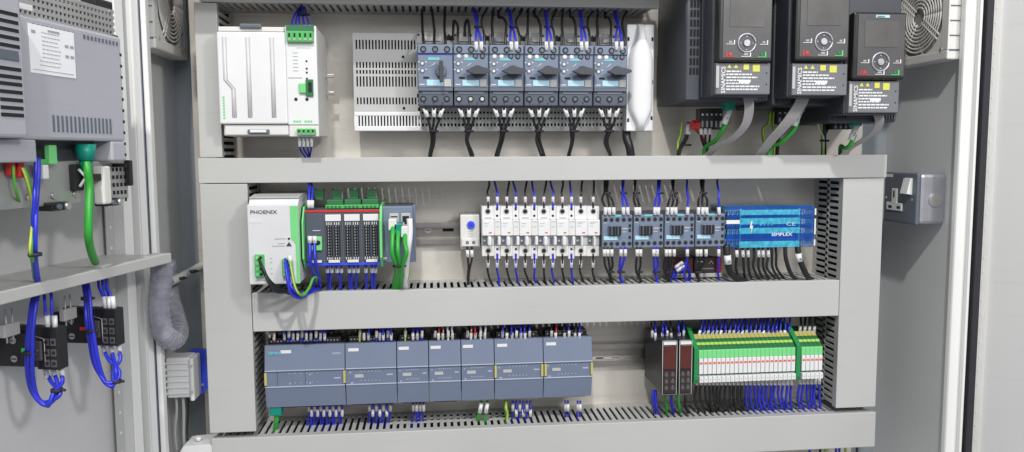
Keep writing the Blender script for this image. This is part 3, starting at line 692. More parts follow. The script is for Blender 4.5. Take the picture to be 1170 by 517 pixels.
# --- network switch
N = Face(437,236,472,300,-.005)
t = thing('network_switch', 'slate grey network switch with four sockets beside the relay block', 'network switch', (N.x0,.07,N.z0))
prt('housing', t, lambda m: (m.box(N.x0,N.x1,-.003,.068,N.z0,N.z1,'s_mid',.0015), m.box(N.x1-.002,N.x1+.003,.02,.03,N.z0-.003,N.z1,'s_blue',.001)))
prt('front_panel', t, lambda m: (N.box(m,0,1,0,1,-.002,.001,'s_blue',.001), N.box(m,.03,.13,.90,.94,.001,.002,'white')))
for u,v in ((.24,.12),(.62,.12),(.24,.40),(.62,.40)):
    def pj(m):
        N.box(m,u,u+.30,v,v+.24,.001,.0025,'greyplastic',.0005); N.box(m,u+.04,u+.26,v+.05,v+.16,.0025,.0028,'hole'); N.box(m,u+.10,u+.20,v+.16,v+.20,.0025,.0028,'hole')
    prt('network_socket', t, pj)
for i,(x,y,xe) in enumerate(((449,258,453),(455,263,456),(463,266,459))):
    w = wire([(x,y,-.03),(x-.5,y+12,-.04),(x-1+i,290,-.045),(xe,305,-.03),(xe-2,320,-.005),(xe-3,335,.015)],'wgreen',seqlab(i,3,'green network cable','plugged into the slate network switch'),'green network cables on the slate switch',r=.0031,name='network_cable',cat='network cable')
    q = MB(); q.off = w.location.copy(); c = M.at(x,y-5,-.02)
    q.box(c.x-.0055,c.x+.0055,-.034,-.006,c.z-.011,c.z+.004,'offwhite' if i!=1 else 'teal',.0012); q.build('plug',w)
wire([(468,250,-.03),(468.5,266,-.032),(467,282,-.03),(464,300,-.02),(463,332,.01)],'white','white cable hanging at the right of the slate network switch','cables',r=.0042)
wire([(466,300,-.018),(467,312,-.01),(465,322,.0),(464,334,.01)],'gyel','green-yellow wire beside the network cables','wires',r=.0016,stripe='yellow')
tie(455,304,-.03,12,'cable tie round the three green network cables',r=.0075)
# --- thermostat
T = Face(526,246,548,283,.03)
t = thing('thermostat', 'small off-white thermostat with a blue dial left of the breakers', 'thermostat', (T.x0,.07,T.z0))
prt('housing', t, lambda m: (m.box(T.x0,T.x1,.032,.07,T.z(1.05),T.z(-.02),'greyplastic',.001), T.box(m,0,1,0,1,-.003,.0,'offwhite',.0012), T.box(m,.06,.94,.72,.96,0,.003,'offwhite',.001)))
prt('dial', t, lambda m: (T.dot(m,.55,.30,.0055,'knob_blue',.003), T.dot(m,.55,.30,.0025,'blue',.0036)))
prt('terminal_screw', t, lambda m: [ (T.dot(m,u,.84,.0022,'hole',.0006,.003), T.dot(m,u,.84,.0012,'steel',.001,.003)) for u in (.35,.68)])
prt('scale_marks', t, lambda m: [T.box(m,.4,.66,.5+k*.07,.512+k*.07,0,.0004,'greyink') for k in range(3)])
for i,x in enumerate((534,539)):
    wire([(x,280,.03),(x+.5,294,.028),(535+i*1.5,306,.028),(535+i,318,.03),(535+i,332,.035)],'black',seqlab(i,2,'black wire with white marker','under the small thermostat'),'black wires under the thermostat',r=.0016,sleeve=[(x,286,x+.3,294,.027,.0024)])
# --- breakers: 5 wide with auxiliary + 2 narrow
bx = [550.5,571.8,593,614.2,635.4,656.6,670.6,684.8]
Y2 = .012
def breaker(px0,px1,aux,label,last):
    b = Face(px0,236,px1,293,Y2); t = thing('circuit_breaker', label, 'circuit breaker', (b.x0,.07,b.z0), 'row of white circuit breakers')
    g = .002; mw = .66 if aux else 1.0
    def hs(m):
        b.box(m,g,mw-g,0,.26,-.045,0,'white',.0008); b.box(m,g,mw-g,.26,.58,-.045,.006,'white',.0012)
        b.box(m,g,mw-g,.58,.78,-.045,.001,'greyplastic',.0006); b.box(m,g,mw-g,.785,1.0,-.045,.0,'offwhite',.0008)
    prt('housing', t, hs)
    if aux:
        def ah(m):
            b.box(m,mw+g,1-g,-.01,.26,-.045,-.001,'white',.0008); b.box(m,mw+g,1-g,.26,.58,-.045,.005,'offwhite',.001)
            b.box(m,mw+g,1-g,.58,.78,-.045,.0,'offwhite',.0006); b.box(m,mw+.0,mw+.15,.61,.755,.0012,.0020,'slate'); b.box(m,mw+.17,mw+.33,.59,.77,.0005,.0095,'white',.003); b.box(m,mw+.05,1-.05,.30,.31,.005,.0053,'greyink'); b.box(m,mw+.05,1-.1,.40,.41,.005,.0053,'greyink'); b.box(m,mw+g,1-g,.785,1.06,-.045,-.001,'offwhite',.0008)
            for v in (.06,.19,.86,.98): b.dot(m,.83,v,.0017,'hole',.0006,-.001)
        prt('auxiliary_switch', t, ah)
    prt('terminal_screw', t, lambda m: (b.dot(m,mw*.5,.10,.0043,'greyplastic'), b.dot(m,mw*.5,.10,.0031,'hole',.0009)))
    prt('terminal_screw', t, lambda m: (b.dot(m,mw*.5,.89,.0043,'greyplastic'), b.dot(m,mw*.5,.89,.0031,'hole',.0009)))
    def tg(m):
        b.box(m,mw*.06,mw*.40,.605,.76,.001,.0018,'slate'); b.box(m,mw*.42,mw*.42+.22*(.66/mw),.585,.775,.001,.0125,'white',.003)
        b.box(m,mw*.12,mw*.30,.665,.70,.0018,.003,'greyplastic')
    prt('toggle', t, tg)
    prt('indicator', t, lambda m: (b.box(m,mw*.55,mw*.78,.51,.528,.006,.0066,'red'), b.box(m,mw*.25,mw*.8,.222,.240,0,.0004,'greyink') if aux else b.box(m,mw*.2,mw*.8,.30,.31,.006,.0063,'greyink'), b.box(m,mw*.15,mw*.55,.33,.338,.006,.0063,'greyink'), b.box(m,mw*.15,mw*.45,.38,.388,.006,.0063,'greyink')))
    return t
for k in range(7):
    breaker(bx[k],bx[k+1],k<5,seqlab(k,7,'white circuit breaker' + (' with side switch' if k<5 else ' without side switch'),'in the middle row'),k==6)
gb = ['first','second','third','fourth','fifth','sixth','seventh']
for k in range(7):
    mx = bx[k]+(bx[k+1]-bx[k])*(.34 if k<5 else .5)
    for s in ((0,1) if k<5 else (0,)):
        x = mx if s==0 else bx[k]+(bx[k+1]-bx[k])*.83; col = 'blue' if s else 'black'
        rr = .0015; dd = random.uniform(-1.5,1.5)
        lean = (-3 if s else (4 if k%2 else 2))+dd
        nm = f'the {gb[k]} circuit breaker from the left'
        wire([(x,238,.012),(x,228,.014),(x+ (0 if s else 0),220,.018),(x+lean*.5,212,.03),(x+lean,203,.05),(x+lean,192,.06)],col,f'{col} wire rising from {nm}',f'{col} wires above the circuit breakers',r=rr,sleeve=[(x,233,x,225,.014,.0022)],smat='offwhite')
        lean = 6+dd if not s else 3
        wire([(x,290,.012),(x,300,.014),(x-.5,309,.018),(x+lean*.3,319,.028),(x+lean,329,.035),(x+lean,338,.04)],col,f'{col} wire hanging from {nm}',f'{col} wires below the circuit breakers',r=rr,sleeve=[(x,297,x-.2,306,.015,.0022)],smat='offwhite' if not s else 'white')
# --- contactors
C0 = Face(687.5,246,722.8,284,.0); cend = M.at(829,264,.0).x; cp = (cend-C0.x0)/4; C0.x1 = C0.x0+cp
def contactor():
    H = C0; t = thing('contactor', 'leftmost blue-grey contactor, next to the white breakers', 'contactor', (H.x0,.07,H.z0), 'row of four blue-grey contactors')
    prt('housing', t, lambda m: (H.box(m,.015,.985,-.02,1.0,-.07,-.004,'s_dark',.001), H.box(m,.02,.98,.0,1.0,-.004,0,'s_blue',.0012)))
    for u in (.12,.31,.50,.70,.89):
        for v in (.14,.86):
            prt('terminal_screw', t, lambda m: (H.dot(m,u,v,.0031,'slate_dark',.0006), H.dot(m,u,v,.0018,'hole',.0011)))
    def mech(m):
        H.box(m,.20,.60,.30,.60,0,.004,'s_mid',.001)
        for u,w in ((.22,.055),(.33,.06),(.42,.06),(.53,.06)): H.box(m,u,u+w,.33,.60,.004,.006,'hole')
    prt('armature', t, mech)
    prt('label_plate', t, lambda m: H.box(m,.06,.50,.63,.75,0,.0012,'pale_blue',.0004)); prt('brand_strip', t, lambda m: H.box(m,.36,.62,-.01,.05,0,.0008,'cyan'))
    prt('contact_window', t, lambda m: [H.box(m,.86,.93,v,v+.09,0,.0008,'hole') for v in (.28,.42,.63)])
    prt('print', t, lambda m: (H.box(m,.66,.82,.40,.42,0,.0004,'offwhite'), H.box(m,.66,.78,.50,.515,0,.0004,'offwhite'), H.box(m,.06,.16,.22,.235,0,.0004,'offwhite')))
    return t
c0 = contactor()
for k in range(1,4):
    c = ctree(c0); c.location.x += cp*k
    c['label'] = (None,'second blue-grey contactor from the left, middle row','third blue-grey contactor from the left, middle row','rightmost blue-grey contactor, next to the blue distribution block')[k]
cn = ['leftmost contactor','second contactor','third contactor','contactor beside the blue block']
for k in range(4):
    x0 = 687.5+35.4*k
    ups = [[('black',(4,9,14)),('blue',(25,30))],[('black',(4,8)),('blue',(25,29))],[('black',(4,9,14)),('blue',(27,))],[('black',(4,9,14)),('blue',(28,))]][k]
    cc = {0:(5,24),1:(3,30),2:(11,27),3:(9,27)}[k]
    for gi,(col,xs) in enumerate(ups):
        cx = x0+cc[gi]
        for i,dx in enumerate(xs):
            x = x0+dx; j = (i-(len(xs)-1)/2)*1.6
            wire([(x,247,-.0),(x,238,.0),(cx+j*2+(x-cx)*.3,228,.01),(cx+j*.8,219,.018),(cx+j-.5,208,.03),(cx+j,194,.05)],col,seqlab(i,len(xs),f'{col} wire with white marker',f'above the {cn[k]}'),f'{col} wires above the contactors',r=.0016,sleeve=[(x,246,x-.5*(1 if x>cx else -1),237,0,.0027)])
        if len(xs)>1: tie(cx,221,.017,6,f'cable tie on the {col} wires above the {cn[k]}')
    dn = [[('black',(3,7,11.5)),('blue',(22,27))],[('black',(5,9)),('blue',(24,28))],[('black',(3,7,12)),('blue',(27,))],[('black',(3,7,13)),('blue',(27.5,))]][k]
    dc = {0:(9,21),1:(6,26),2:(4,24),3:(3,27)}[k]
    for gi,(col,xs) in enumerate(dn):
        cx = x0+dc[gi]
        for i,dx in enumerate(xs):
            x = x0+dx; j = (i-(len(xs)-1)/2)*1.6
            wire([(x,282,-.0),(x,291,.0),(cx+j*1.5+(x-cx)*.4,303,.008),(cx+j,313,.014),(cx+j*.6+3,324,.02),(cx+j*.6+5,336,.03)],col,seqlab(i,len(xs),f'{col} wire with white marker',f'below the {cn[k]}'),f'{col} wires below the contactors',r=.0017,sleeve=[(x,285,x,293,0,.0025)],smat='offwhite')
        if len(xs)>1: tie(cx,311,.013,6.5,f'cable tie on the {col} wires below the {cn[k]}')
# --- dark relay with red ends behind the wires
f = Face(769,294,824,317,.045)
t = thing('relay_module', 'small dark relay module with red ends, low behind the contactor wires', 'relay module', (f.x0,.07,f.z0))
prt('board', t, lambda m: f.box(m,0,1,.8,1,-.02,.004,'greyplastic',.001))
prt('housing', t, lambda m: (f.box(m,.0,.42,.0,.78,-.02,0,'dkred',.001), f.box(m,.45,.88,.02,.78,-.02,.001,'darkbrown',.001)))
prt('end_block', t, lambda m: f.box(m,.89,1,.05,.78,-.02,.002,'red',.0008))
prt('print', t, lambda m: (f.box(m,.5,.66,.2,.26,.001,.0016,'offwhite'), m.tube([(f.x(.74),f.y-.0016,f.z(.34)),(f.x(.78),f.y-.0016,f.z(.18)),(f.x(.82),f.y-.0016,f.z(.34))],.0007,'white',4,0), f.box(m,.5,.84,.55,.6,.001,.0016,'greyink')))
multi([('blue',[(766,322,.03),(771,309,.024),(780,303,.02),(786,302,.022),(787,315,.03),(783,334,.035)],.0018,[(771,306,780,300,.02,.0026)]),('blue',[(774,334,.035),(772,315,.025),(778,309,.02),(786,306,.02),(788,318,.03),(786,334,.035)],.0018,[(773,310,782,304,.02,.0026)])],'looping in front of the small dark relay module','wires at the dark relay module')
# --- blue distribution block
B = Face(829,236,931,284,-.002)
t = thing('distribution_block', 'translucent bright blue power distribution block at the right of the middle row', 'distribution block', (B.x0,.07,B.z0))
def core(m):
    m.box(B.x0+.004,B.x1-.006,.02,.068,B.z0+.003,B.z1-.003,'teal',.001)
    for v0,mm in ((.10,'teal'),(.34,'steel'),(.56,'teal'),(.80,'steel')):
        B.box(m,.03,.93,v0,v0+.10,-.02,-.012,'offwhite',.0008)
        for k in range(17): B.dot(m,.06+k*.052,v0+.05,.0030,'hole' if (k+int(v0*10))%2 else 'darkgreen',.0012,-.012); B.box(m,.05+k*.052,.06+k*.052,v0-.02,v0+.12,-.012,-.009,'white')
prt('terminal_bars', t, core)
def cov(m):
    pr = [(.068,B.z0),(.004,B.z0),(-.001,B.z0+.003),(-.001,B.z(.80)),(.004,B.z(.77)),(.004,B.z(.73)),(-.002,B.z(.70)),(-.002,B.z(.30)),(.004,B.z(.27)),(.004,B.z(.24)),(-.001,B.z(.20)),(.001,B.z(.04)),(.008,B.z1),(.068,B.z1)]
    m.prismx(pr,B.x0+.003,B.x1,'clear_blue')
prt('clear_cover', t, cov)
def cf(m):
    for u in (.145,.80): B.box(m,u,u+.018,.05,.97,.0022,.0034,'clear_cyan',.0004)
    for v0,v1 in ((.08,.20),(.27,.42),(.50,.64),(.82,.97)): B.box(m,.165,.80,v0,v1,.0022,.0030,'clear_cyan',.0006)
    for v0,v1 in ((.0,.075),(.205,.265),(.425,.495),(.645,.815)): B.box(m,.0,.975,v0,v1,.0021 if v0 else -.004,.0036 if v0 else .0015,'navy',.0006)
    for v0,v1 in ((.06,.22),(.30,.68),(.80,.95)): B.box(m,.982,1.0,v0,v1,.0022,.0034,'white',.0008)
    B.box(m,-.0,.15,.31,.40,.0024,.003,'white')
prt('cover_rim', t, cf)
def bolt(m):
    q = [(.27,.34),(.255,.52),(.275,.50),(.27,.64),(.295,.44),(.275,.46),(.285,.34)]
    m.prism([(B.x(u),B.z(v)) for u,v in q],B.y-.0042,B.y-.0034,'white')
prt('warning_symbol', t, bolt)
text(t,'SIMPLEX',B.x(.50),B.z(.70),B.y-.0036,.0062,'white',sx=1.35,bold=.0001)
text(t,'CE',B.x(.66),B.z(.46),B.y-.0036,.0075,'pale_blue',sx=1.6)
prt('printed_box', t, lambda m: [B.box(m,.37+k*.04,.39+k*.04,.36+.03*(k%2),.45,.0031,.0037,'clear_cyan') for k in range(4)])
# black cables beneath
ks = [831,842,849,855,862,867,872,878,882,887]
for i,x in enumerate(ks[1:]):
    wire([(x-1,280,.01),(x,292,.008),(x-1+(i%3),306,.012),(x+2+i*.9,319,.022),(x+6+i*1.5,332,.035)],'black',seqlab(i,9,'thin black wire','under the blue distribution block'),'thin black wires under the blue block',r=.0018,sleeve=[(x-.4,286,x,294,.006,.0026)] if i in (0,1,2,4,5,6) else None)
wire([(830,280,.0),(831,296,-.002),(835,312,.0),(848,321,.01),(862,326,.03)],'black','thick black cable under the left end of the blue block','thick black cables under the blue block',r=.0048,sleeve=[(831,292,832,302,-.004,.0052)],name='power_cable',cat='cable')
wire([(911,280,.0),(913,294,-.002),(918,309,.0),(924,318,.01),(936,326,.03)],'black','thick black cable under the right end of the blue block','thick black cables under the blue block',r=.0042,sleeve=[(912,290,913.5,299,-.004,.0046)],name='power_cable',cat='cable')
wire([(897,280,.0),(898,296,.0),(905,314,.008),(916,325,.03)],'black','medium black cable under the middle right of the blue block','thick black cables under the blue block',r=.003,name='power_cable',cat='cable')
# ghost reflections are left to the steel plate
# ================================================================ ROW THREE
pcs = [302,394.5,453.5,490,527,565,621,677]
labs = ['wide blue-grey controller at the far left of the lowest row, twice a module\'s width','controller expansion module next to the wide controller','narrow expansion module, leftmost of the three narrow ones','narrow expansion module, middle of the three narrow ones','narrow expansion module, rightmost of the three narrow ones','wide expansion module with yellow tabs, right of the narrow ones','last expansion module, at the right end of the blue-grey row']
YC = .004
for k in range(7):
    c = Face(pcs[k],394,pcs[k+1],462,YC)
    c.z1 = M.at(480,391.5,YC).z; c.z0 = M.at(480,461,YC).z
    nm = 'controller' if k==0 else 'expansion_module'
    t = thing(nm, labs[k], 'controller' if k==0 else 'controller module', (c.x0,.07,c.z0), 'row of blue-grey controller modules')
    g = .0006/c.w
    prt('housing', t, lambda m: m.box(c.x0+.0008,c.x1-.0008,YC+.006,.07,c.z0+.004,c.z1-.003,'slate',.001))
    def door_(v0,v1,tilt,mm):
        def f(m):
            za, zb = c.z(v0), c.z(v1)
            m.prismx([(YC+tilt[0],za),(YC+.012,za),(YC+.012,zb),(YC+tilt[1],zb)],c.x0+.0006,c.x1-.0006,mm)
        return f
    prt('terminal_cover', t, door_(0,.385,(.006,0),'plc')); prt('terminal_cover', t, door_(.66,1.0,(0,.006),'plc'))
    def md(m):
        c.box(m,g,1-g,.40,.645,-.012,-.0015,'plc_mid',.0005); c.box(m,g,1-g,.385,.40,-.012,.0012,'plc_line',.0004); c.box(m,g,1-g,.645,.66,-.012,.0012,'plc_line',.0004)
        for q in ((.155,.50) if k==0 else ()): c.box(m,q,q+.004,.40,.645,-.0015,-.0008,'s_dark')
        for u,v,w in (((.55,.46,.02),(.55,.60,.02),(.86,.53,.08),(.30,.60,.02)) if k==0 else ((.10,.62,.05),(.80,.50,.12),(.08,.45,.03))): c.box(m,u,u+w,v,v+.02,-.0015,-.001,'plc_line')
        for q in range(6): c.box(m,.30+q*.07,.30+q*.07+.0012/c.w,.44,.455,-.0015,-.001,'plc_line'); c.box(m,.30+q*.07,.30+q*.07+.0012/c.w,.59,.605,-.0015,-.001,'plc_line')
        if k: c.box(m,.18,.18+.012/c.w,.495,.545,-.0015,-.0007,'brass_yellow' if False else 'greyplastic')
    prt('centre_panel', t, md)
    w1 = .011/c.w
    prt('name_label', t, lambda m: c.box(m,(.20 if k==0 else .06),(.20 if k==0 else .06)+w1*1.3,.075,.125,-.0045,-.0035,'white',.0002))
    if k == 0:
        text(t,'SIEMENS',c.x(.05),c.z(.135),YC+.0028,.0052,'cyan',sx=.9,bold=.00025)
        prt('print', t, lambda m: c.box(m,.84,.95,.13,.16,-.004,-.0034,'greyink'))
    for u in ((.0,.975) if k in (0,) else ((.0,.95) if k in (5,) else ((.02,.96) if k==6 else ()))):
        prt('yellow_tab', t, lambda m: c.box(m,u,u+.0032/c.w,.42,.62,-.003,.0018,'tab_yellow',.0004))
    # top connectors set back
    def tc(m):
        m.box(c.x0+.004,c.x1-.006,.018,.045,c.z1-.002,c.z1+.008,'switch_black',.0008)
        q = c.x0+.008
        while q < c.x1-.010: m.cyl((q,.0178,c.z1+.004),(q,.0172,c.z1+.004),.0012,'steel',6); q += .0045
    prt('connector_strip', t, tc)
    prt('connector_strip', t, lambda m: m.box(c.x0+.006,c.x1-.006,.018,.045,c.z0-.004,c.z0+.003,'greyplastic' if k>3 else 'switch_black',.0008))
def rowwires(xs, where, group, top=True, cols=None):
    from collections import Counter
    cols = cols or ['blue']*len(xs); cnt = Counter(cols); seen = Counter()
    for i,x in enumerate(xs):
        c = cols[i]; j = seen[c]; seen[c] += 1
        nmc = {'gyel':'green-yellow','wgreen':'green','copper':'orange'}.get(c,c)
        jit = random.uniform(-1,1)
        if top:
            P_ = [(x,391,.013),(x,384,.011),(x+jit*.6,374,.014),(x+jit*1.5,364,.03),(x+jit*1.5,352,.05)]; sv = [(x,389,x+jit*.3,380.5,.0115,.0020)] if i%3 else [(x,386,x+.3,378,.0115,.0020)]
        else:
            P_ = [(x,458,.03),(x,466,.026),(x+jit*.3,474,.03),(x+jit*.6+(x-620)*.004,484,.04),(x+jit+(x-620)*.008,494,.045)]; sv = [(x,462,x,470,.025,.0023)]
            if i%2 and len(xs)>5: sv = [(x,468,x,476,.027,.0023)]
        wire(P_,c,seqlab(j,cnt[c],f'{nmc} wire',where),group,r=.0014,sleeve=sv,smat='offwhite' if i%2 else 'greyplastic',stripe='yellow' if c=='gyel' else None)
TW = 'wires entering the top of the controller modules'; BW = 'wires leaving the bottom of the controller modules'
rowwires([308,313,325,330,335,340,345,350,355,361,366,371],'above the wide controller',TW,cols=['black','red']+['blue']*10)
rowwires([411,416,421,430,434,438,443,447],'above the module next to the wide controller',TW,cols=['gyel','black','blue']+['blue']*5)
rowwires([463,472,477,482],'above the leftmost narrow module',TW,cols=['gyel','blue','blue','blue'])
rowwires([497,501,506,512,517],'above the middle narrow module',TW,cols=['black','red','copper','white','white'])
rowwires([534,538,543,549,554],'above the rightmost narrow module',TW,cols=['black','copper','red','white','white'])
rowwires([574,579,585,590,595,600,605],'above the wide module with yellow tabs',TW,cols=['blue','black','blue','blue','blue','blue','blue'])
rowwires([630,635,645,650,657,662],'above the last controller module',TW,cols=['black','red','black','blue','black','blue'])
rowwires([353,356,359.5,363,366.5,370,373.5,377,380.5,384,387.5,391],'below the wide controller',BW,False)
rowwires([422,426,430,434,438,442,446],'below the module next to the wide controller',BW,False)
rowwires([472,476,480,484],'below the leftmost narrow module',BW,False)
rowwires([586,590,594,598,602,606],'below the wide module with yellow tabs',BW,False)
rowwires([646,649,660,663],'below the last controller module',BW,False)
for i,x in enumerate((550,557)):
    wire([(x,458,.03),(x-.5,466,.024),(x-3,474,.026),(x-5,488,.035),(x-5,500,.04)],'wgreen',seqlab(i,2,'green wire with white boot','below the rightmost narrow module'),'green wires below the narrow modules',r=.0022,sleeve=[(x,461,x-2,472,.022,.003)])
f = Face(576,460,583,472,.03); wire([(578,458,.03),(578,466,.026),(580,474,.03),(578,490,.04)],'gyel','green-yellow wire below the wide module with yellow tabs','wires leaving the bottom of the controller modules',r=.003,stripe='yellow')
w = wire([(316,470,.02),(316,480,.02),(314,492,.03),(313,504,.04)],'wgreen','green network cable with teal plug under the wide controller','network cables',r=.0034,name='network_cable',cat='network cable')
q = MB(); q.off = w.location.copy(); c = M.at(316,468,.02); q.box(c.x-.008,c.x+.008,.012,.03,c.z-.007,c.z+.009,'teal',.0015); q.build('plug',w)
for wh_, xs_ in (('the wide controller',(316,320,327,333,343,348,358,364,374,379)),('the module next to the wide controller',(409,419,427,432,440,445)),('the leftmost narrow module',(466,475,480)),('the middle narrow module',(499,509,514)),('the rightmost narrow module',(536,546,551)),('the wide module with yellow tabs',(571,582,588,597,603,608)),('the last controller module',(632,641,648,654,660))):
    for i,x in enumerate(xs_):
        j = random.uniform(-2,2)
        wire([(x,389,.044),(x+j*.4,380,.042),(x+j,370,.045),(x+j*1.5,362,.05),(x+j,350,.06)],'blue' if i%3 else 'black',f'{O(i+1)} rear wire from the left above {wh_}','wires in the rear row above the controller modules',r=.0015,sleeve=[(x,386,x+j*.3,379,.0415,.0019)] if i%2 else None,smat='greyplastic')
# --- temperature controllers
def tempc(px0,px1,label,side):
    c = Face(px0,389,px1,452,-.022); c.z0 = M.at(775,452,-.022).z; c.z1 = M.at(775,388.5,-.022).z
    t = thing('temperature_controller', label, 'controller', (c.x0,.07,c.z0), 'pair of narrow dark temperature controllers')
    prt('housing', t, lambda m: m.box(c.x0+.001,c.x1-.001,c.y+.003,.07,c.z0+.002,c.z1-.002,'switch_black',.001))
    prt('bezel', t, lambda m: (c.box(m,0,1,0,1,-.004,0,'switch_black',.002), m.tube([(c.x(u),c.y-.0002,c.z(v)) for u,v in ((.05,.02),(.95,.02),(.95,.98),(.05,.98),(.05,.02))],.0006,'greyplastic',4,0)))
    prt('display', t, lambda m: c.box(m,.12,.88,.10,.52,0,.0010,'dkred',.0003))
    prt('name_label', t, lambda m: c.box(m,.10,.90,.03,.085,0,.0012,'white',.0002))
    for r_ in range(3):
        for q in range(2):
            prt('button', t, lambda m: (c.dot(m,.30+q*.4,.62+r_*.12,.0028,'keypad',.0014), c.dot(m,.30+q*.4,.62+r_*.12-.04,.0006,'offwhite',.0006)))
    prt('keypad_area', t, lambda m: c.box(m,.12,.88,.55,.95,0,.0006,'dark_glass'))
tempc(756,774,'left one of two narrow dark temperature controllers',1); tempc(775.5,791,'right one of two narrow dark temperature controllers',0)
rowwires([745,749,757,762,767,776,781],'above the two dark temperature controllers','wires above the temperature controllers',cols=['black','blue','blue','blue','black','blue','blue'])
for i,(x,cl) in enumerate(((746,'blue'),(749,'blue'),(760,'wgreen'),(767,'blue'),(775,'wgreen'),(783,'black'))):
    wire([(x,446,.02),(x,456,.016),(x+.8,464,.02),(x+3,474,.03),(x+5,486,.04)],cl,['leftmost blue wire','second blue wire','left green wire','blue wire between green ones','right green wire','dark wire'][i]+' below the two temperature controllers','wires below the temperature controllers',r=.0021)
# --- relay terminals
YR = -.008
def relayrow(px0,px1,n,label_fn,group):
    a = Face(px0,391,px1,431,YR); a.x0 = M.at(px0,410,YR).x; a.x1 = M.at(px1,410,YR).x
    z = lambda py: M.at(870,py,YR).z
    w = a.w/n; proto = None
    for k in range(n):
        if proto is None:
            x0, x1 = a.x0, a.x0+w
            t = thing('terminal_relay', label_fn(k), 'terminal relay', (x0,.07,z(428)), group)
            e = .0003
            prt('housing', t, lambda m: m.prismx([(YR,z(426)),(YR,z(397)),(YR+.014,z(390)),(YR+.028,z(386)),(.06,z(386)),(.06,z(434)),(YR+.006,z(434))],x0+e,x1-e,'darkgreen'))
            prt('green_cap', t, lambda m: m.prismx([(YR-.0015,z(407)),(YR-.0015,z(399)),(YR+.003,z(396)),(YR+.006,z(396.5)),(YR+.003,z(407))],x0+e*.6,x1-e*.6,'lime'))
            prt('yellow_lever', t, lambda m: m.prismx([(YR+.004,z(395.5)),(YR+.010,z(391.4)),(YR+.012,z(393)),(YR+.006,z(396.4))],x0+e,x1-e,'gyl'))
            prt('brass_lever', t, lambda m: m.prismx([(YR+.017,z(388.6)),(YR+.027,z(385)),(YR+.030,z(386)),(YR+.019,z(389.6))],x0+e,x1-e,'brass_yellow'))
            prt('relay_body', t, lambda m: m.box(x0+e*1.4,x1-e*1.4,YR-.003,YR+.001,z(425),z(407.3),'white',.0005))
            prt('status_light', t, lambda m: m.box(x0+w*.2,x0+w*.8,YR-.0036,YR-.003,z(413.5),z(411.5),'orange'))
            prt('marker', t, lambda m: (m.box(x0+e,x1-e,YR-.006,YR+.002,z(434),z(427),'white',.0006), m.dot(x0+w*.5,z(430.5),YR-.006,.0006,'greyink')))
            proto = t
        else:
            c = ctree(proto); c.location.x += w*k; c['label'] = label_fn(k)
    return a, z
aL, zf = relayrow(798,908,22,lambda k: seqlab(k,22,'slim white and green relay','in the wide relay strip'),'slim relays in the wide strip')
aR, zf = relayrow(915,939,5,lambda k: seqlab(k,5,'slim white and green relay','in the short relay strip'),'slim relays in the short strip')
for px, lb in ((792.5,'dark green end plate between the temperature controllers and wide relay strip'),(909,'dark green end plate between the wide and short relay strips')):
    x = M.at(px,410,YR).x
    m = MB(); m.off = Vector((x,.06,zf(430))); m.prismx([(YR-.003,zf(431)),(YR-.003,zf(396)),(YR+.012,zf(388)),(.024,zf(378)),(.06,zf(378)),(.06,zf(436)),(YR,zf(436))],x,x+.0062,'wgreen2')
    o = m.build('end_plate',None,lb,'end plate','dark green relay end plates'); o.location = (x,.06,zf(430))
# wires above and below the relays
for i in range(22):
    x = 801+i*4.85; j = random.uniform(-1.2,1.2)
    wire([(x-3,388,.022),(x-2.6,382,.02),(x-1+j*.3,375,.018),(x+j,364,.03),(x+j,350,.055)],'blue',seqlab(i,22,'blue wire','above the wide relay strip'),'blue wires above the relays',r=.0016,sleeve=[(x-3,386.5,x-1,377.5,.0185,.0021)],smat='greyplastic' if i%5 else 'white')
for i in range(4):
    x = 916+i*5.4
    wire([(x-2,386,.022),(x-2,378,.02),(x-1.5,370,.028),(x-1,360,.04),(x-1,350,.055)],'black',seqlab(i,4,'black wire','above the short relay strip'),'black wires above the relays',r=.0017,sleeve=[(x-2.2,383,x-1.6,373,.019,.0023)],smat='greyplastic')
nb = 12
for i in range(24):
    x = 796+i*4.7; c = 'black' if i < nb else 'blue'; j = random.uniform(-1.5,1.5)
    n_c = nb if c=='black' else 24-nb; ii = i if c=='black' else i-nb
    wire([(x,430,.004),(x+.3,438,.004),(x-.5+j*.6,450,.010),(x+.5+j,460,.02),(x+4+j,472,.03),(x+6+j,482,.04)],c,seqlab(ii,n_c,f'{c} wire','under the wide relay strip'),f'{c} wires under the wide relay strip',r=.0019,sleeve=[(x,432,x+.2,440,.003,.0025)],smat='offwhite')
for i in range(6):
    x = 914+i*4.4; j = random.uniform(-1,1)
    wire([(x,430,.006),(x,438,.006),(x-1+j,450,.012),(x-1+j,460,.02),(x+2,472,.03)],'blue',seqlab(i,6,'blue wire','under the short relay strip'),'blue wires under the short relay strip',r=.0019,sleeve=[(x,431,x,439,.005,.0025)],smat='offwhite')
# wires that pass below the lowest duct
for i,(x,cl) in enumerate(((925,'blue'),(937,'black'),(943,'gyel'),(955,'blue'),(959,'blue'),(966,'gyel'),(979,'black'))):
    wire([(x,500,.05),(x,516,.05),(x+1,535,.05),(x+1,560,.05)],cl,['dark blue wire far left','black wire left of first green-yellow one','first green-yellow wire','left one of a blue pair','right one of a blue pair','second green-yellow wire','rightmost black wire'][i]+' in the gap below the lowest duct','wires below the lowest duct',r=.0018,stripe='yellow' if cl=='gyel' else None)
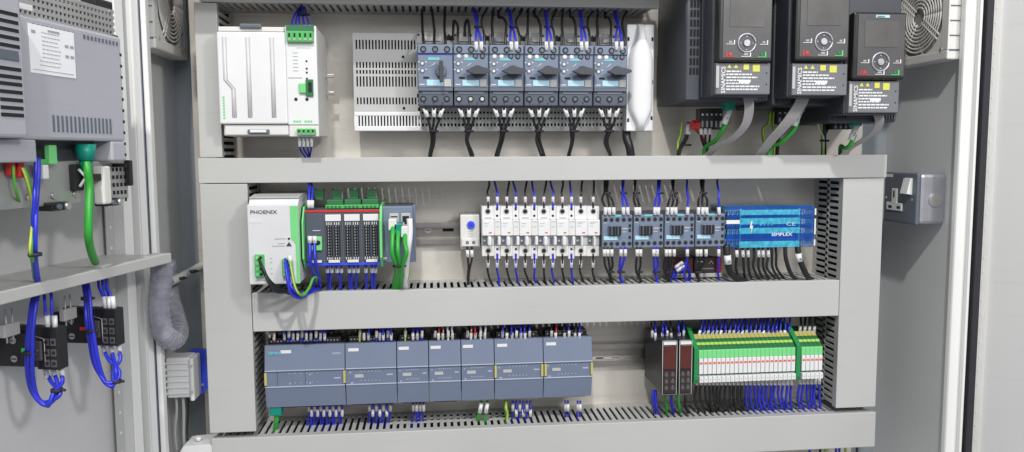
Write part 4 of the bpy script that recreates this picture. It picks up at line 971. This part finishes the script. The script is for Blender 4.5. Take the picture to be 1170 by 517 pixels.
# ================================================================ LEFT SIDE WALL
LW = Fr((XL,0,0),90)    # local x = into the depth, viewer side is +X world
RW = Fr((XR,0,0),-90)   # local x = towards the camera, viewer side is -X world
def filterfan(fr, x0, x1, z0, z1, label, side):
    t = thing('filter_fan', label, 'fan', (x0,0,z0), 'round-grilled filter fans on the side walls', fr)
    TH = .026
    def fr_f(m):
        m.box(x0,x1,-TH,-.0005,z0,z0+.014,'offwhite',.002); m.box(x0,x1,-TH,-.0005,z1-.014,z1,'offwhite',.002)
        m.box(x0,x0+.014,-TH,-.0005,z0+.014,z1-.014,'offwhite'); m.box(x1-.014,x1,-TH,-.0005,z0+.014,z1-.014,'offwhite')
    prt('frame', t, fr_f)
    cx, cz, R0 = (x0+x1)/2, (z0+z1)/2, (x1-x0)/2-.010
    prt('housing', t, lambda m: m.box(x0+.014,x1-.014,-.008,-.001,z0+.014,z1-.014,'offwhite'))
    def cor(m):
        for sx in (-1,1):
            for sz in (-1,1):
                for f_ in (0,):
                    px, pz = cx+sx*R0, cz+sz*R0
                    arc = [(cx+sx*R0*math.cos(a), cz+sz*R0*math.sin(a)) for a in [math.pi/2*k/8 for k in range(9)]]
                    m.prism([(px,pz)]+arc,-TH+.0005,-TH+.004,'offwhite')
                m.dot(cx+sx*R0*.92,cz+sz*R0*.92,-TH+.0005,.003,'steel',.001)
    prt('corner_plate', t, cor)
    def gr(m):
        for k in range(8):
            r = .014+k*(R0-.016)/8
            m.tube([(cx+r*math.cos(a),-TH,cz+r*math.sin(a)) for a in (2*math.pi*j/32 for j in range(33))],.0013,'offwhite',5,0)
        for k in range(4):
            a = math.radians(45+90*k)+.15
            for o in (-.0035,.0035):
                m.tube([(cx+.01*math.cos(a)-o*math.sin(a),-TH,cz+.01*math.sin(a)+o*math.cos(a)),(cx+R0*math.cos(a)-o*math.sin(a),-TH,cz+R0*math.sin(a)+o*math.cos(a))],.0012,'offwhite',5,0)
    prt('grille', t, gr)
    def hub(m):
        m.cyl((cx,-.012,cz),(cx,-TH+.003,cz),.018,'fan_hub',24)
        for k in range(5):
            a = 2*math.pi*k/5; ca, sa = math.cos(a), math.sin(a)
            m.prism([(cx+.016*ca,cz+.016*sa),(cx+R0*.9*math.cos(a+.1),cz+R0*.9*math.sin(a+.1)),(cx+R0*.9*math.cos(a+.8),cz+R0*.9*math.sin(a+.8)),(cx+.016*math.cos(a+1),cz+.016*math.sin(a+1))],-.014,-.012,'offwhite')
    prt('fan_blades', t, hub)
    ex_ = x1 if side>0 else x0
    def tabs(m):
        for k in range(6):
            z = z0+.012+k*.020
            m.box(ex_-.0004*side*-1,ex_+.0012*side,-TH+.002,-.010,z,z+.0012,'slate')
    prt('snap_tab', t, tabs)
    return t
a = LW.at(178,56,-.026); b = LW.at(208,66,-.026)
filterfan(LW, a.x, a.x+.135, (a.z+b.z)/2, (a.z+b.z)/2+.135, 'round filter fan on the left side wall of the cabinet', -1)
a = RW.at(1082,68,-.026)
zr = a.z
filterfan(RW, a.x-.135, a.x, zr, zr+.135, 'round filter fan on the right side wall behind the drives', 1)
# cable clamp & spiral wrap & white connector on left wall
sp = [(186,300,-.09),(184,320,-.09),(182,345,-.088),(183,368,-.085),(189,384,-.08),(198,389,-.05),(204,380,-.01),(201,362,.03),(195,340,.05),(192,318,.05),(190,300,.045)]
P_ = [M.at(*p) for p in sp]; mb = MB(); mb.off = P_[0]
mb.tube(P_, .0125, 'spiral', 14, 6)
o = mb.build('cable_hose', None, 'clear spiral-wrapped cable hose hanging in a loop at the left wall', 'cable hose'); o.location = P_[0]
mb = MB(); mb.off = P_[0]
# helical wrap
def catm(pts, sub):
    q = [pts[0]*2-pts[1]]+pts+[pts[-1]*2-pts[-2]]; out = []
    for k in range(1,len(q)-2):
        for j in range(sub):
            t_ = j/sub; p0,p1,p2,p3 = q[k-1:k+3]
            out.append(.5*((2*p1)+(p2-p0)*t_+(2*p0-5*p1+4*p2-p3)*t_*t_+(3*p1-p0-3*p2+p3)*t_**3))
    return out
cp_ = catm(P_, 30); hel = []; a_ = None
for k in range(len(cp_)-1):
    d = (cp_[k+1]-cp_[k]).normalized(); a_ = d.orthogonal().normalized() if a_ is None else (a_-d*a_.dot(d)).normalized(); b_ = d.cross(a_)
    th = k*.6; hel.append(cp_[k]+a_*.0127*math.cos(th)+b_*.0127*math.sin(th))
mb.tube(hel,.0006,'spiral_rib',5,0); mb.build('spiral_wrap', o)
inner = MB(); inner.off = P_[0]
for d in ((-.004,0,.003),(.004,0,-.003),(0,-.004,0)): inner.tube([p+Vector(d) for p in P_],.0032,'greyplastic',6,4)
inner.build('inner_cable', o)
t = wire([(196,322,.02),(204,318,.03),(214,312,.05),(228,305,.07),(240,300,.08)],'greyplastic','grey cable with black ties reaching from the left wall behind the duct','cables',r=.006,name='cable',cat='cable')
tie(205,318,.03,13,'cable tie at the tip of the grey cable on the left wall',hgt=.004,r=.007); tie(219,310,.055,12,'cable tie halfway along the grey cable on the left wall',hgt=.004,r=.0068)
W = Face(190,409,222,455,.0)
t = thing('heavy_connector', 'white ribbed connector housing with a blue backplate at lower left', 'connector', (W.x0,.06,W.z0))
def wc(m):
    W.box(m,0,.86,0,1,-.03,0,'white',.002)
    for k in range(6): W.box(m,-.02,.80,.10+k*.15,.16+k*.15,0,.002,'white',.0008)
prt('ribbed_housing', t, wc)
prt('latch', t, lambda m: (W.box(m,.84,1.0,.02,1.08,-.032,.003,'offwhite',.002), W.dot(m,.92,.2,.0022,'greyplastic',.001,.003), W.dot(m,.92,.85,.0022,'greyplastic',.001,.003)))
BQ = Face(212,399,238,455,.035)
prt('backplate', t, lambda m: m.prism([(BQ.x(0),BQ.z(.16)),(BQ.x(.30),BQ.z(0)),(BQ.x(.97),BQ.z(.0)),(BQ.x(1),BQ.z(.78)),(BQ.x(.55),BQ.z(1)),(BQ.x(.4),BQ.z(.95)),(BQ.x(.4),BQ.z(.2))],.033,.038,'bracket_blue'), None, 'blue angled backplate')
prt('screw', t, lambda m: BQ.dot(m,.75,.72,.0018,'steel',.001,.002))
for i,(x,c) in enumerate(((199,'greyplastic'),(207,'greyplastic'),(212,'black'))):
    wire([(x+2,452,.01),(x+3,470,.015),(x+2,495,.02),(x+4,520,.03)],c,['leftmost grey cable','middle grey cable','thin black cable'][i]+' below the white ribbed connector','cables below the white connector',r=(.0018,.0022,.0015)[i],name='cable',cat='cable')
Q = Face(206,508,246,540,.0)
t = thing('connector_hood', 'white connector hood with a knob, cut by the bottom edge at lower left', 'connector', (Q.x0,.04,Q.z0))
prt('hood', t, lambda m: (m.prism([(Q.x(0),Q.z(1)),(Q.x(0),Q.z(.25)),(Q.x(.1),Q.z(.05)),(Q.x(.8),Q.z(.0)),(Q.x(1),Q.z(.12)),(Q.x(1),Q.z(.3)),(Q.x(.85),Q.z(.34)),(Q.x(.85),Q.z(1))],0,.04,'white')))
prt('knob', t, lambda m: (m.cyl((Q.x(.45),.015,Q.z(0)),(Q.x(.45),.015,Q.z(-.14)),.004,'white',12), m.cyl((Q.x(.86),.01,Q.z(.2)),(Q.x(1.08),.01,Q.z(.14)),.003,'white',10)))
# ---------------------------------------------------------------- socket on the right wall
a = RW.at(1050,230,-.042)
sx1 = a.x; sx0 = sx1-.082
zt, zb = RW.at(1050,198,-.042).z, RW.at(1050,258,-.042).z
t = thing('wall_socket', 'dark faced metal wall socket with a white rocker switch on the right wall', 'socket', (sx0,0,zb), None, RW)
def bx_(m):
    m.box(sx0+.003,sx1-.0005,-.040,-.0005,zb+.001,zt-.001,'brushed',.005)
prt('metal_box', t, bx_)
prt('knockout', t, lambda m: (m.cyl((sx1-.0008,-.017,(zt+zb)/2-.001),(sx1+.0008,-.017,(zt+zb)/2-.001),.0105,'brushed',24), m.cyl((sx1+.0008,-.017,(zt+zb)/2-.001),(sx1+.0012,-.017,(zt+zb)/2-.001),.0095,'steel',24,.009)))
fp = prt('face_plate', t, lambda m: m.box(sx0,sx1,-.0455,-.040,zb,zt,'slate',.003))
hh = zt-zb; ww = sx1-sx0
def sk(m):
    x = lambda u: sx0+u*ww; z = lambda v: zt-v*hh
    m.box(x(.28),x(.44),-.0475,-.0455,z(.62),z(.32),'white',.0008); m.box(x(.12),x(.60),-.0474,-.0455,z(.76),z(.60),'white',.0008)
    m.box(x(.335),x(.375),-.0478,-.0475,z(.50),z(.37),'hole'); 
    for u in (.20,.46): m.box(x(u),x(u)+.008,-.0478,-.0474,z(.715),z(.665),'hole')
prt('socket_outlet', t, sk)
prt('rocker_switch', t, lambda m: m.prismx([(-.0455,zt-.10*hh),(-.049,zt-.11*hh),(-.054,zt-.40*hh),(-.0455,zt-.42*hh)],sx0+.66*ww,sx0+.86*ww,'white'))
prt('name_label', t, lambda m: m.box(sx0+.05*ww,sx0+.26*ww,-.046,-.0455,zt-.10*hh,zt-.04*hh,'white'))
for u in (.08,.86): prt('plate_screw', t, lambda m: m.dot(sx0+u*ww,zt-.52*hh,-.0455,.0022,'steel',.0008))
c_ = Face(1004,258,1020,262,.08)
# ================================================================ LEFT DOOR
DH = Fr((-.364,-.072,0), 90-13)
t = thing('cabinet_door', 'left cabinet door, opened toward the viewer, light grey inside', 'door', (0,0,-.62), None, DH)
prt('door_panel', t, lambda m: m.box(-.62,-.0,.012,.014,ZB,ZT,'door'))
prt('door_edge', t, lambda m: (m.box(-.004,.0,-.012,.0118,ZB,ZT,'cab_white',.0008), m.box(-.0035,.012,-.0135,-.0122,ZB,ZT,'cab_white')))
def strip(m):
    m.box(-.046,-.032,.004,.006,ZB,ZT,'greyplastic',.0004); m.box(-.032,-.016,-.010,-.008,ZB,ZT,'cab_white',.0004); m.box(-.032,-.0305,-.0078,.0118,ZB,ZT,'cab')
    z = ZB+.01
    while z < ZT: m.dot(-.039,z,.004,.0018,'white',.0003,8); z += .025
prt('punched_stiffener', t, strip)
prt('door_gasket', t, lambda m: m.box(-.0155,-.0045,-.002,.0118,ZB,ZT,'slate',.002))
# cross duct on the door
za, zb_ = DH.at(100,303,-.062), DH.at(100,321,-.062)
zc = .5*(DH.at(170,297,-.062).z+DH.at(20,327,-.062).z); zd = .5*(DH.at(170,306,-.062).z+DH.at(20,345,-.062).z)
xe = DH.at(196,296,-.062).x
t = thing('door_duct', 'grey duct running level across the open left door', 'wiring duct', (xe,0,zd), None, DH)
prt('duct_cover', t, lambda m: (m.box(-.62,xe,-.062,-.060,zd,zc,'duct',.001)))
prt('duct_body', t, lambda m: (m.box(-.62,xe,-.0598,-.040,zc-.003,zc-.0005,'duct_wall'), m.box(-.62,xe,-.0598,-.040,zd+.0005,zd+.003,'duct_wall'), m.box(xe-.003,xe-.0005,-.0598,-.04,zd+.003,zc-.003,'duct'), m.box(-.62,-.04,-.0398,.0117,zd+.0005,zc-.0005,'duct')))
# HMI back
HO = -.075
def hx(px,py=120): return DH.at(px,py,HO).x
xr_ = DH.at(145,180,HO).x
def hz(px,py,off=HO): return DH.at(px,py,off).z
ztop_ = hz(135,42); zbot_ = hz(140,184)
t = thing('touch_panel', 'grey rear housing of a touch panel fixed to the open left door', 'touch panel', (xr_,0,zbot_), None, DH)
prt('housing', t, lambda m: (m.box(-.60,xr_,HO,-.012,zbot_+.020,ztop_,'hmi',.003), m.box(-.60,hx(42,170),HO-.0002,-.012,zbot_,zbot_+.0202,'hmi',.002), m.box(hx(128,170),xr_,HO-.0002,-.012,zbot_,zbot_+.0202,'hmi',.002)))
prt('connector_recess', t, lambda m: m.box(hx(42,170),hx(128,170),-.055,-.02,zbot_+.002,zbot_+.0198,'slate_dark'))
# raised left block
xb_ = DH.at(31,120,HO-.014).x
prt('raised_cover', t, lambda m: (m.box(-.60,xb_,HO-.014,HO-.0002,hz(10,158),ztop_+.012,'hmi',.003)))
def lv(m):
    for y in (18,27,36,45,54,  80,89,97,106,115,124,132):
        z = hz(20,y,HO-.014); m.box(xb_-.030,xb_-.005,HO-.0146,HO-.0142,z-.0015,z+.0015,'hole')
    for y in (20,29,38,47,56,82,91,99,108,117,126): pass
    z = hz(15,64,HO-.014); m.box(xb_-.07,xb_-.007,HO-.0150,HO-.0142,z-.0042,z+.0042,'slate',.002)
prt('vent_slot', t, lv)
# label
la, lb2 = DH.at(32,52,HO), DH.at(87,62,HO)
zl1 = .5*(hz(32,25)+hz(82,39)); zl0 = .5*(hz(35,81)+hz(87,92))
lab = prt('rating_label', t, lambda m: m.box(DH.at(33,52,HO).x,DH.at(85,64,HO).x,HO-.0006,HO-.0001,zl0,zl1,'label_white'))
def lt(m):
    x0, x1 = DH.at(33,52,HO).x,DH.at(85,64,HO).x; w = x1-x0; h = zl1-zl0
    rnd = random.Random(3)
    for k in range(9):
        v = .13+k*.085
        q = .26 if k<7 else .2
        while q < .62:
            l = rnd.uniform(.03,.08); m.box(x0+q*w,x0+(q+l)*w,HO-.0009,HO-.0006,zl1-(v+.012)*h,zl1-v*h,'greyink'); q += l+.015
    m.box(x0+.40*w,x0+.66*w,HO-.0009,HO-.0006,zl1-.10*h,zl1-.06*h,'greyink')
    for u,v in ((.80,.3),(.92,.3),(.80,.52),(.92,.52),(.08,.12)): m.box(x0+u*w-.002,x0+u*w+.003,HO-.0009,HO-.0006,zl1-(v+.06)*h,zl1-v*h,'greyink')
    m.box(x0+.05*w,x0+.95*w,HO-.0009,HO-.0006,zl1-.93*h,zl1-.92*h,'greyink')
prt('label_text', t, lt, lab)
def dv(m):
    n = 15; xa, xc = hx(61,140), hx(126,145); zt2, zb2 = .5*(hz(61,131)+hz(126,137)), .5*(hz(61,150)+hz(126,154))
    for k in range(n):
        x = xa+(xc-xa)*k/(n-1); m.box(x-.0012,x+.0012,HO-.0006,HO-.0001,zb2,zt2,'slate')
prt('vent_slot', t, dv)
def tv(m):   # small square vents along top edge of the rear face
    for k in range(22):
        if k in (10,11): continue
        x = hx(38,30)+(xr_-.008-hx(38,30))*k/21; m.box(x-.0014,x+.0014,HO-.0005,HO-.0001,ztop_-.010,ztop_-.006,'slate')
    for k in range(11):
        z = ztop_-.02-k*.0115; m.box(xr_-.0004,xr_+.0003,HO+.003,HO+.02,z,z+.004,'hole'); m.box(xr_-.004,xr_-.0008,HO-.0003,HO-.0001,z,z+.003,'hole')
prt('vent_slot', t, tv)
# perforated metal cage on top
xq = DH.at(133,30,HO+.01).x
def cage(m):
    y0 = HO+.012
    za_ = ztop_+.0005; hgt = .025
    m.box(-.60,xq,y0+.03,y0+.031,za_,za_+hgt,'hmi_steel')
    rows = 4
    for r_ in range(rows+1): m.box(-.60,xq,y0,y0+.0015,za_+r_*hgt/rows,za_+r_*hgt/rows+.0035,'hmi_steel')
    x = -.35
    while x < xq-.002: m.box(x,x+.0028,y0+.0002,y0+.0013,za_,za_+hgt,'hmi_steel'); x += .0058
    m.box(-.60,xq,y0+.0016,y0+.03,za_+hgt-.0012,za_+hgt,'hmi_steel'); m.box(xq-.0015,xq,y0+.0016,y0+.03,za_,za_+hgt-.0012,'hmi_steel')
    m.box(-.60,xq-.002,y0+.004,y0+.006,za_,za_+hgt-.002,'drive_lt')
prt('perforated_cage', t, cage)
prt('corner_sticker', t, lambda m: m.box(hx(21,8),hx(36,11),HO-.0010,HO-.0001,.5*(hz(21,8)+hz(36,14)),.5*(hz(21,2)+hz(36,7)),'white'))
prt('mounting_clip', t, lambda m: (m.box(DH.at(136,46,HO).x,DH.at(140,50,HO).x,HO+.004,HO+.02,ztop_-.004,ztop_+.002,'switch_black',.001)))
c = DH.at(113,6,HO+.02)
prt('top_bracket', t, lambda m: (m.box(c.x-.016,c.x+.012,HO+.012,HO+.03,c.z-.004,c.z+.005,'switch_black',.002), m.cyl((c.x+.006,HO+.014,c.z-.004),(c.x+.006,HO+.014,ztop_+.026),.003,'steel',8)))
# lower metal interface plate
LO = -.058
zp1 = zbot_-.0003; zp0 = .5*(DH.at(10,235,LO).z+DH.at(140,231,LO).z); xp = DH.at(146,205,LO).x
prt('interface_plate', t, lambda m: (m.box(-.60,xp,LO,LO+.0015,zp0,zp1,'hmi_steel',.0005), m.box(-.60,xp,LO+.0018,-.02,zp0,zp0+.0015,'hmi_steel')))
def ivs(m):
    xa, xc = DH.at(119,200,LO).x, DH.at(143,205,LO).x
    for r_ in range(5):
        z = zp1-.008-r_*.0082
        for k in range(6):
            if r_==4 and k<2: continue
            x = xa+(xc-xa)*k/5.4; m.box(x,x+.0035,LO-.0005,LO,z-.003,z+.001,'hole')
prt('vent_slot', t, ivs)
def bolt_(m):
    for px,py in ((60,224),(85,222),(125,221),(32,226)): 
        c = DH.at(px,py,LO); m.cyl((c.x,LO,c.z),(c.x,LO-.002,c.z),.003,'steel',12)
prt('screw', t, bolt_)
cpx = DH.at(85,203,LO)
prt('cable_lug', t, lambda m: (m.box(cpx.x-.008,cpx.x+.006,LO-.006,LO,cpx.z-.013,cpx.z+.013,'switch_black',.001), m.tube([(cpx.x-.004,LO-.008,cpx.z+.008),(cpx.x+.004,LO-.009,cpx.z),(cpx.x-.004,LO-.008,cpx.z-.009)],.0015,'greyplastic',5,0), m.box(cpx.x+.006,cpx.x+.028,LO-.010,LO-.002,cpx.z-.004,cpx.z+.003,'switch_black',.001)))
cw = DH.at(111,209,LO)
prt('white_spacer', t, lambda m: m.box(cw.x-.007,cw.x+.006,LO-.012,LO,cw.z-.022,cw.z+.017,'offwhite',.002))
for i,(px,py) in enumerate(((60,236),(122,231))):
    c = DH.at(px,py,LO)
    prt('mounting_clamp', t, lambda m: (m.box(c.x-.012,c.x+.012,LO-.009,LO+.006,c.z-.004,c.z+.004,'switch_black',.0015), m.cyl((c.x+.006,LO-.009,c.z),(c.x+.006,LO-.013,c.z),.0035,'steel',10), m.cyl((c.x-.006,LO-.009,c.z),(c.x-.006,LO-.013,c.z),.0025,'slate',10)))
c = DH.at(141,198,LO); prt('side_latch', t, lambda m: m.box(c.x+.002,c.x+.009,LO-.006,LO+.004,c.z-.014,c.z+.014,'switch_black',.0015))
c = DH.at(60,177,LO-.006); prt('release_tab', t, lambda m: (m.box(c.x-.006,c.x+.004,LO-.008,LO-.002,c.z-.009,c.z+.009,'lime',.001), m.box(c.x-.016,c.x-.006,LO-.006,LO-.002,c.z-.009,c.z-.004,'green',.001)))
# door cables
def dw(pts, col, label, **k): return wire(pts,col,label,fr=DH,**k)
g = 'cables hanging from the touch panel'
for i,x in enumerate((41,44)):
    dw([(x,181,-.070),(x,200,-.072),(x-1,225,-.075),(x-2.5,260,-.075),(x-4,290,-.072),(x-1.5,308,-.062),(x+1,326,-.05)],'blue',['left blue wire','right blue wire'][i]+' hanging from the touch panel to the door duct',group=g,r=.0019)
dw([(26,192,-.068),(31,205,-.07),(37,230,-.072),(37,260,-.072),(35,285,-.072),(37,300,-.066),(40,318,-.05)],'gyel','green-yellow wire hanging from the red plug of the touch panel',group=g,r=.002,stripe='yellow')
dw([(15,190,-.068),(16,205,-.068),(20,222,-.066),(25,238,-.05)],'gyel','short green-yellow wire curving from the red plug',group=g,r=.0012)
tie_pt = DH.world(DH.at(40,291,-.073)); mb = MB(); mb.off = tie_pt; mb.cyl(tie_pt-Vector((0,0,.0015)),tie_pt+Vector((0,0,.0015)),.0058,'rubber',12); o = mb.build('cable_tie',None,'cable tie on the blue and green-yellow wires above the door duct','cable tie','black cable ties round wire bundles'); o.location = tie_pt
w = dw([(98,178,-.066),(100,195,-.07),(102,215,-.072),(102,245,-.07),(102,270,-.068),(105,288,-.062),(109,300,-.05)],'wgreen','thick green network cable hanging from the teal plug of the touch panel',group=g,r=.004,name='network_cable',cat='network cable')
q = MB(); q.off = w.location.copy()
for (dy,wd_,ht) in ((0,.010,.012),(-.014,.0065,.010)):
    c = DH.world(DH.at(98,179,-.066)); q.cyl(c+Vector((0,0,dy+ht)),c+Vector((0,0,dy-.004)),wd_,'teal',10,wd_*.8)
q.build('plug',w)
f = DH.at(22,193,-.066); t = thing('connector','red two-way plug on the touch panel\'s interface plate','connector',tuple(f),None,DH)
prt('body', t, lambda m: (m.box(f.x-.010,f.x-.003,-.066,-.060,f.z-.006,f.z+.008,'red',.0015), m.box(f.x-.001,f.x+.006,-.067,-.060,f.z-.008,f.z+.009,'red',.0015)))
f = DH.at(49,196,-.066); t = thing('connector','white plug beside the blue wires on the touch panel','connector',tuple(f),None,DH)
prt('body', t, lambda m: m.box(f.x-.004,f.x+.003,-.07,-.06,f.z-.007,f.z+.006,'white',.001))
# switches on the door
def swblock(px0,py0,px1,py1,pxs,colr,label):
    fr = Fr(DH.world(DH.at(px0,(py0+py1)/2,.011)), -13)
    a = fr.at(px0,(py0+py1)/2,0); b = fr.at(px1,(py0+py1)/2,0)
    z1 = fr.at((px0+px1)/2,py0,0).z; z0 = fr.at((px0+px1)/2,py1,0).z
    xs = fr.at(pxs,(py0+py1)/2,0).x; H = z1-z0
    t = thing('contact_block', label, 'contact block', (a.x,0,z0), 'push button contact blocks on the left door', fr)
    prt('housing', t, lambda m: (m.box(a.x+.001,xs,0,.016,z0,z1,'switch_black',.0015), m.box(a.x+.010,xs-.004,.004,.014,z1-.001,z1+.005,'switch_black',.001)))
    prt('switch_element', t, lambda m: (m.box(xs+.0003,b.x,-.004,.010,z0-.001,z1+.006,'switch_black',.0015), m.box(xs-.002,xs+.008,-.007,-.004,z0+.25*H,z0+.8*H,'keypad',.001), m.tube([(xs+.010,-.0045,z0+.12*H),(xs+.010,-.0045,z0+.85*H),(xs+.001,-.0045,z0+.93*H)],.0005,'greyplastic',4,0)))
    u = a.x+.72*(xs-a.x)
    prt('indicator', t, lambda m: m.box(u-.004,u+.004,-.002,0,z0+.44*H,z0+.56*H,colr,.0006))
    q = a.x+.45*(xs-a.x)
    for v in (.24,.76): prt('terminal_screw', t, lambda m: (m.cyl((q,0,z0+v*H),(q,-.0015,z0+v*H),.0034,'brushed',12), m.box(q-.0025,q+.0025,-.0018,-.0015,z0+v*H-.0005,z0+v*H+.0005,'hole')))
    prt('terminal_screw', t, lambda m: m.cyl((xs+.003,-.007,z0+.5*H),(xs+.003,-.0085,z0+.5*H),.0026,'brushed',12))
    def es(m):
        for r_ in range(3):
            for k in range(2):
                x = xs+(b.x-xs)*(.50+k*.30); z = z0+(.17+r_*.30)*H; m.box(x-.0028,x+.0028,-.0046,-.004,z-.0035,z+.0035,'keypad'); m.cyl((x,-.0046,z),(x,-.0051,z),.0018,'hole',8)
    prt('wire_entry', t, es)
    return fr
fA = swblock(-6,380,70,420,44,'led_green','black contact block with a green indicator, low on the left door')
fB = swblock(60,358,136,393,110,'led_red','black contact block with a red indicator, higher on the left door')
LA = [(41,338,.0),(38,352,-.008),(34,380,-.014),(34,405,-.015),(35,430,-.014),(40,452,-.012),(50,463,-.010),(60,459,-.008),(65,449,-.004),(65,438,.004),(61,425,.010)]
LB = [(97,322,.0),(100,340,-.008),(102,365,-.014),(105,390,-.015),(110,415,-.014),(118,434,-.012),(125,441,-.010),(132,437,-.008),(133,424,-.004),(131,412,.004),(127,399,.010)]
for fr,L,nm in ((fA,LA,'green-marked contact block'),(fB,LB,'red-marked contact block')):
    for i in range(3):
        k = (i-1)*2.6
        pts = [(x+k*(1 if j<7 else -1.2)+((i-1)*6+(i-1)*3*(j-8) if j>8 else 0), y-abs(k)*.3+(k*.8 if 4<j<8 else 0), o-.001*i) for j,(x,y,o) in enumerate(L)]
        e = pts[-1]; e2 = pts[-2]
        wire(pts,'blue',seqlab(i,3,'blue wire',f'looping round the {nm}'),'blue wires looping round the contact blocks',r=.0020,fr=fr,sleeve=[(e[0]-.5,e[1]-5,e[0]+1.5,e[1]+8,.007,.0027)])
for fr,x0_,nm,ys,sh,n in ((fA,50,'green-marked contact block',(336,362,378),(2,5),2),(fB,112,'red-marked contact block',(320,340,356),(5,9),3)):
    for i in range(n):
        x = x0_+i*(8 if n==2 else 4.6)
        wire([(x,ys[0]-4,.012),(x+1,ys[0]+8,.006),(x+sh[0],ys[1]-2,.003),(x+sh[1]*.9,ys[1]+8,.003),(x+sh[1],ys[2]+6,.006)],'blue',seqlab(i,n,'short blue wire with marker',f'dropping into the {nm}'),'blue wires dropping into the contact blocks',r=.0015,fr=fr,sleeve=[(x+sh[1]*.8,ys[1]-1,x+sh[1],ys[1]+14,.001,.0026)])
for fr,px,py,o_,lb in ((fA,34,403,-.015,'cable tie halfway down the blue loop of the green-marked contact block'),(fA,65,446,-.004,'cable tie at the bottom of the blue loop of the green-marked contact block'),(fB,99,341,-.008,'cable tie just under the door duct on the right blue loop'),(fB,104,378,-.015,'cable tie beside the red-marked contact block'),(fB,133,436,-.006,'cable tie at the bottom of the blue loop of the red-marked contact block')):
    tie(px,py,o_,11,lb,fr=fr,hgt=.003,r=.0056)
# small grey tags over the switches
for (px,py,lb) in ((10,377,'grey label holder above the green-marked contact block'),(77,359,'grey label holder above the red-marked contact block')):
    c = DH.at(px,py,-.02); t = thing('label_holder',lb,'label holder',tuple(c),'grey label holders on the left door',DH)
    prt('tag', t, lambda m: m.box(c.x-.010,c.x+.010,-.024,-.018,c.z-.006,c.z+.006,'greyplastic',.001)); prt('stem', t, lambda m: [m.cyl((c.x+q,-.021,c.z-.012),(c.x+q,-.021,c.z+.02),.0009,'greyplastic',6) for q in (-.004,.004)])
# ================================================================ RIGHT DOOR
xd = M.at(1121,230,-.062).x
DR = Fr((xd,-.062,0), -42)
t = thing('cabinet_door', 'right cabinet door, opened outward, plain pale inner face with punched strip', 'door', (0,0,-.62), None, DR)
s0 = DR.at(1122,230,-.0).x; s1 = DR.at(1134,230,0).x
prt('door_panel', t, lambda m: m.box(s1-.001,.45,.003,.005,ZB,ZT,'door_r'))
def st2(m):
    m.box(s0,s1,-.001,.0005,ZB,ZT,'offwhite',.0004); m.box(s1-.0015,s1,.0006,.0029,ZB,ZT,'offwhite'); z = ZB+.012
    while z < ZT: m.dot((s0+s1)/2,z,-.001,.0013,'white',.0006,8); z += .020
prt('punched_stiffener', t, st2)
prt('door_edge', t, lambda m: m.box(-.003,s0-.0005,.0006,.012,ZB,ZT,'rubber'))
print('objects', len(bpy.data.objects))
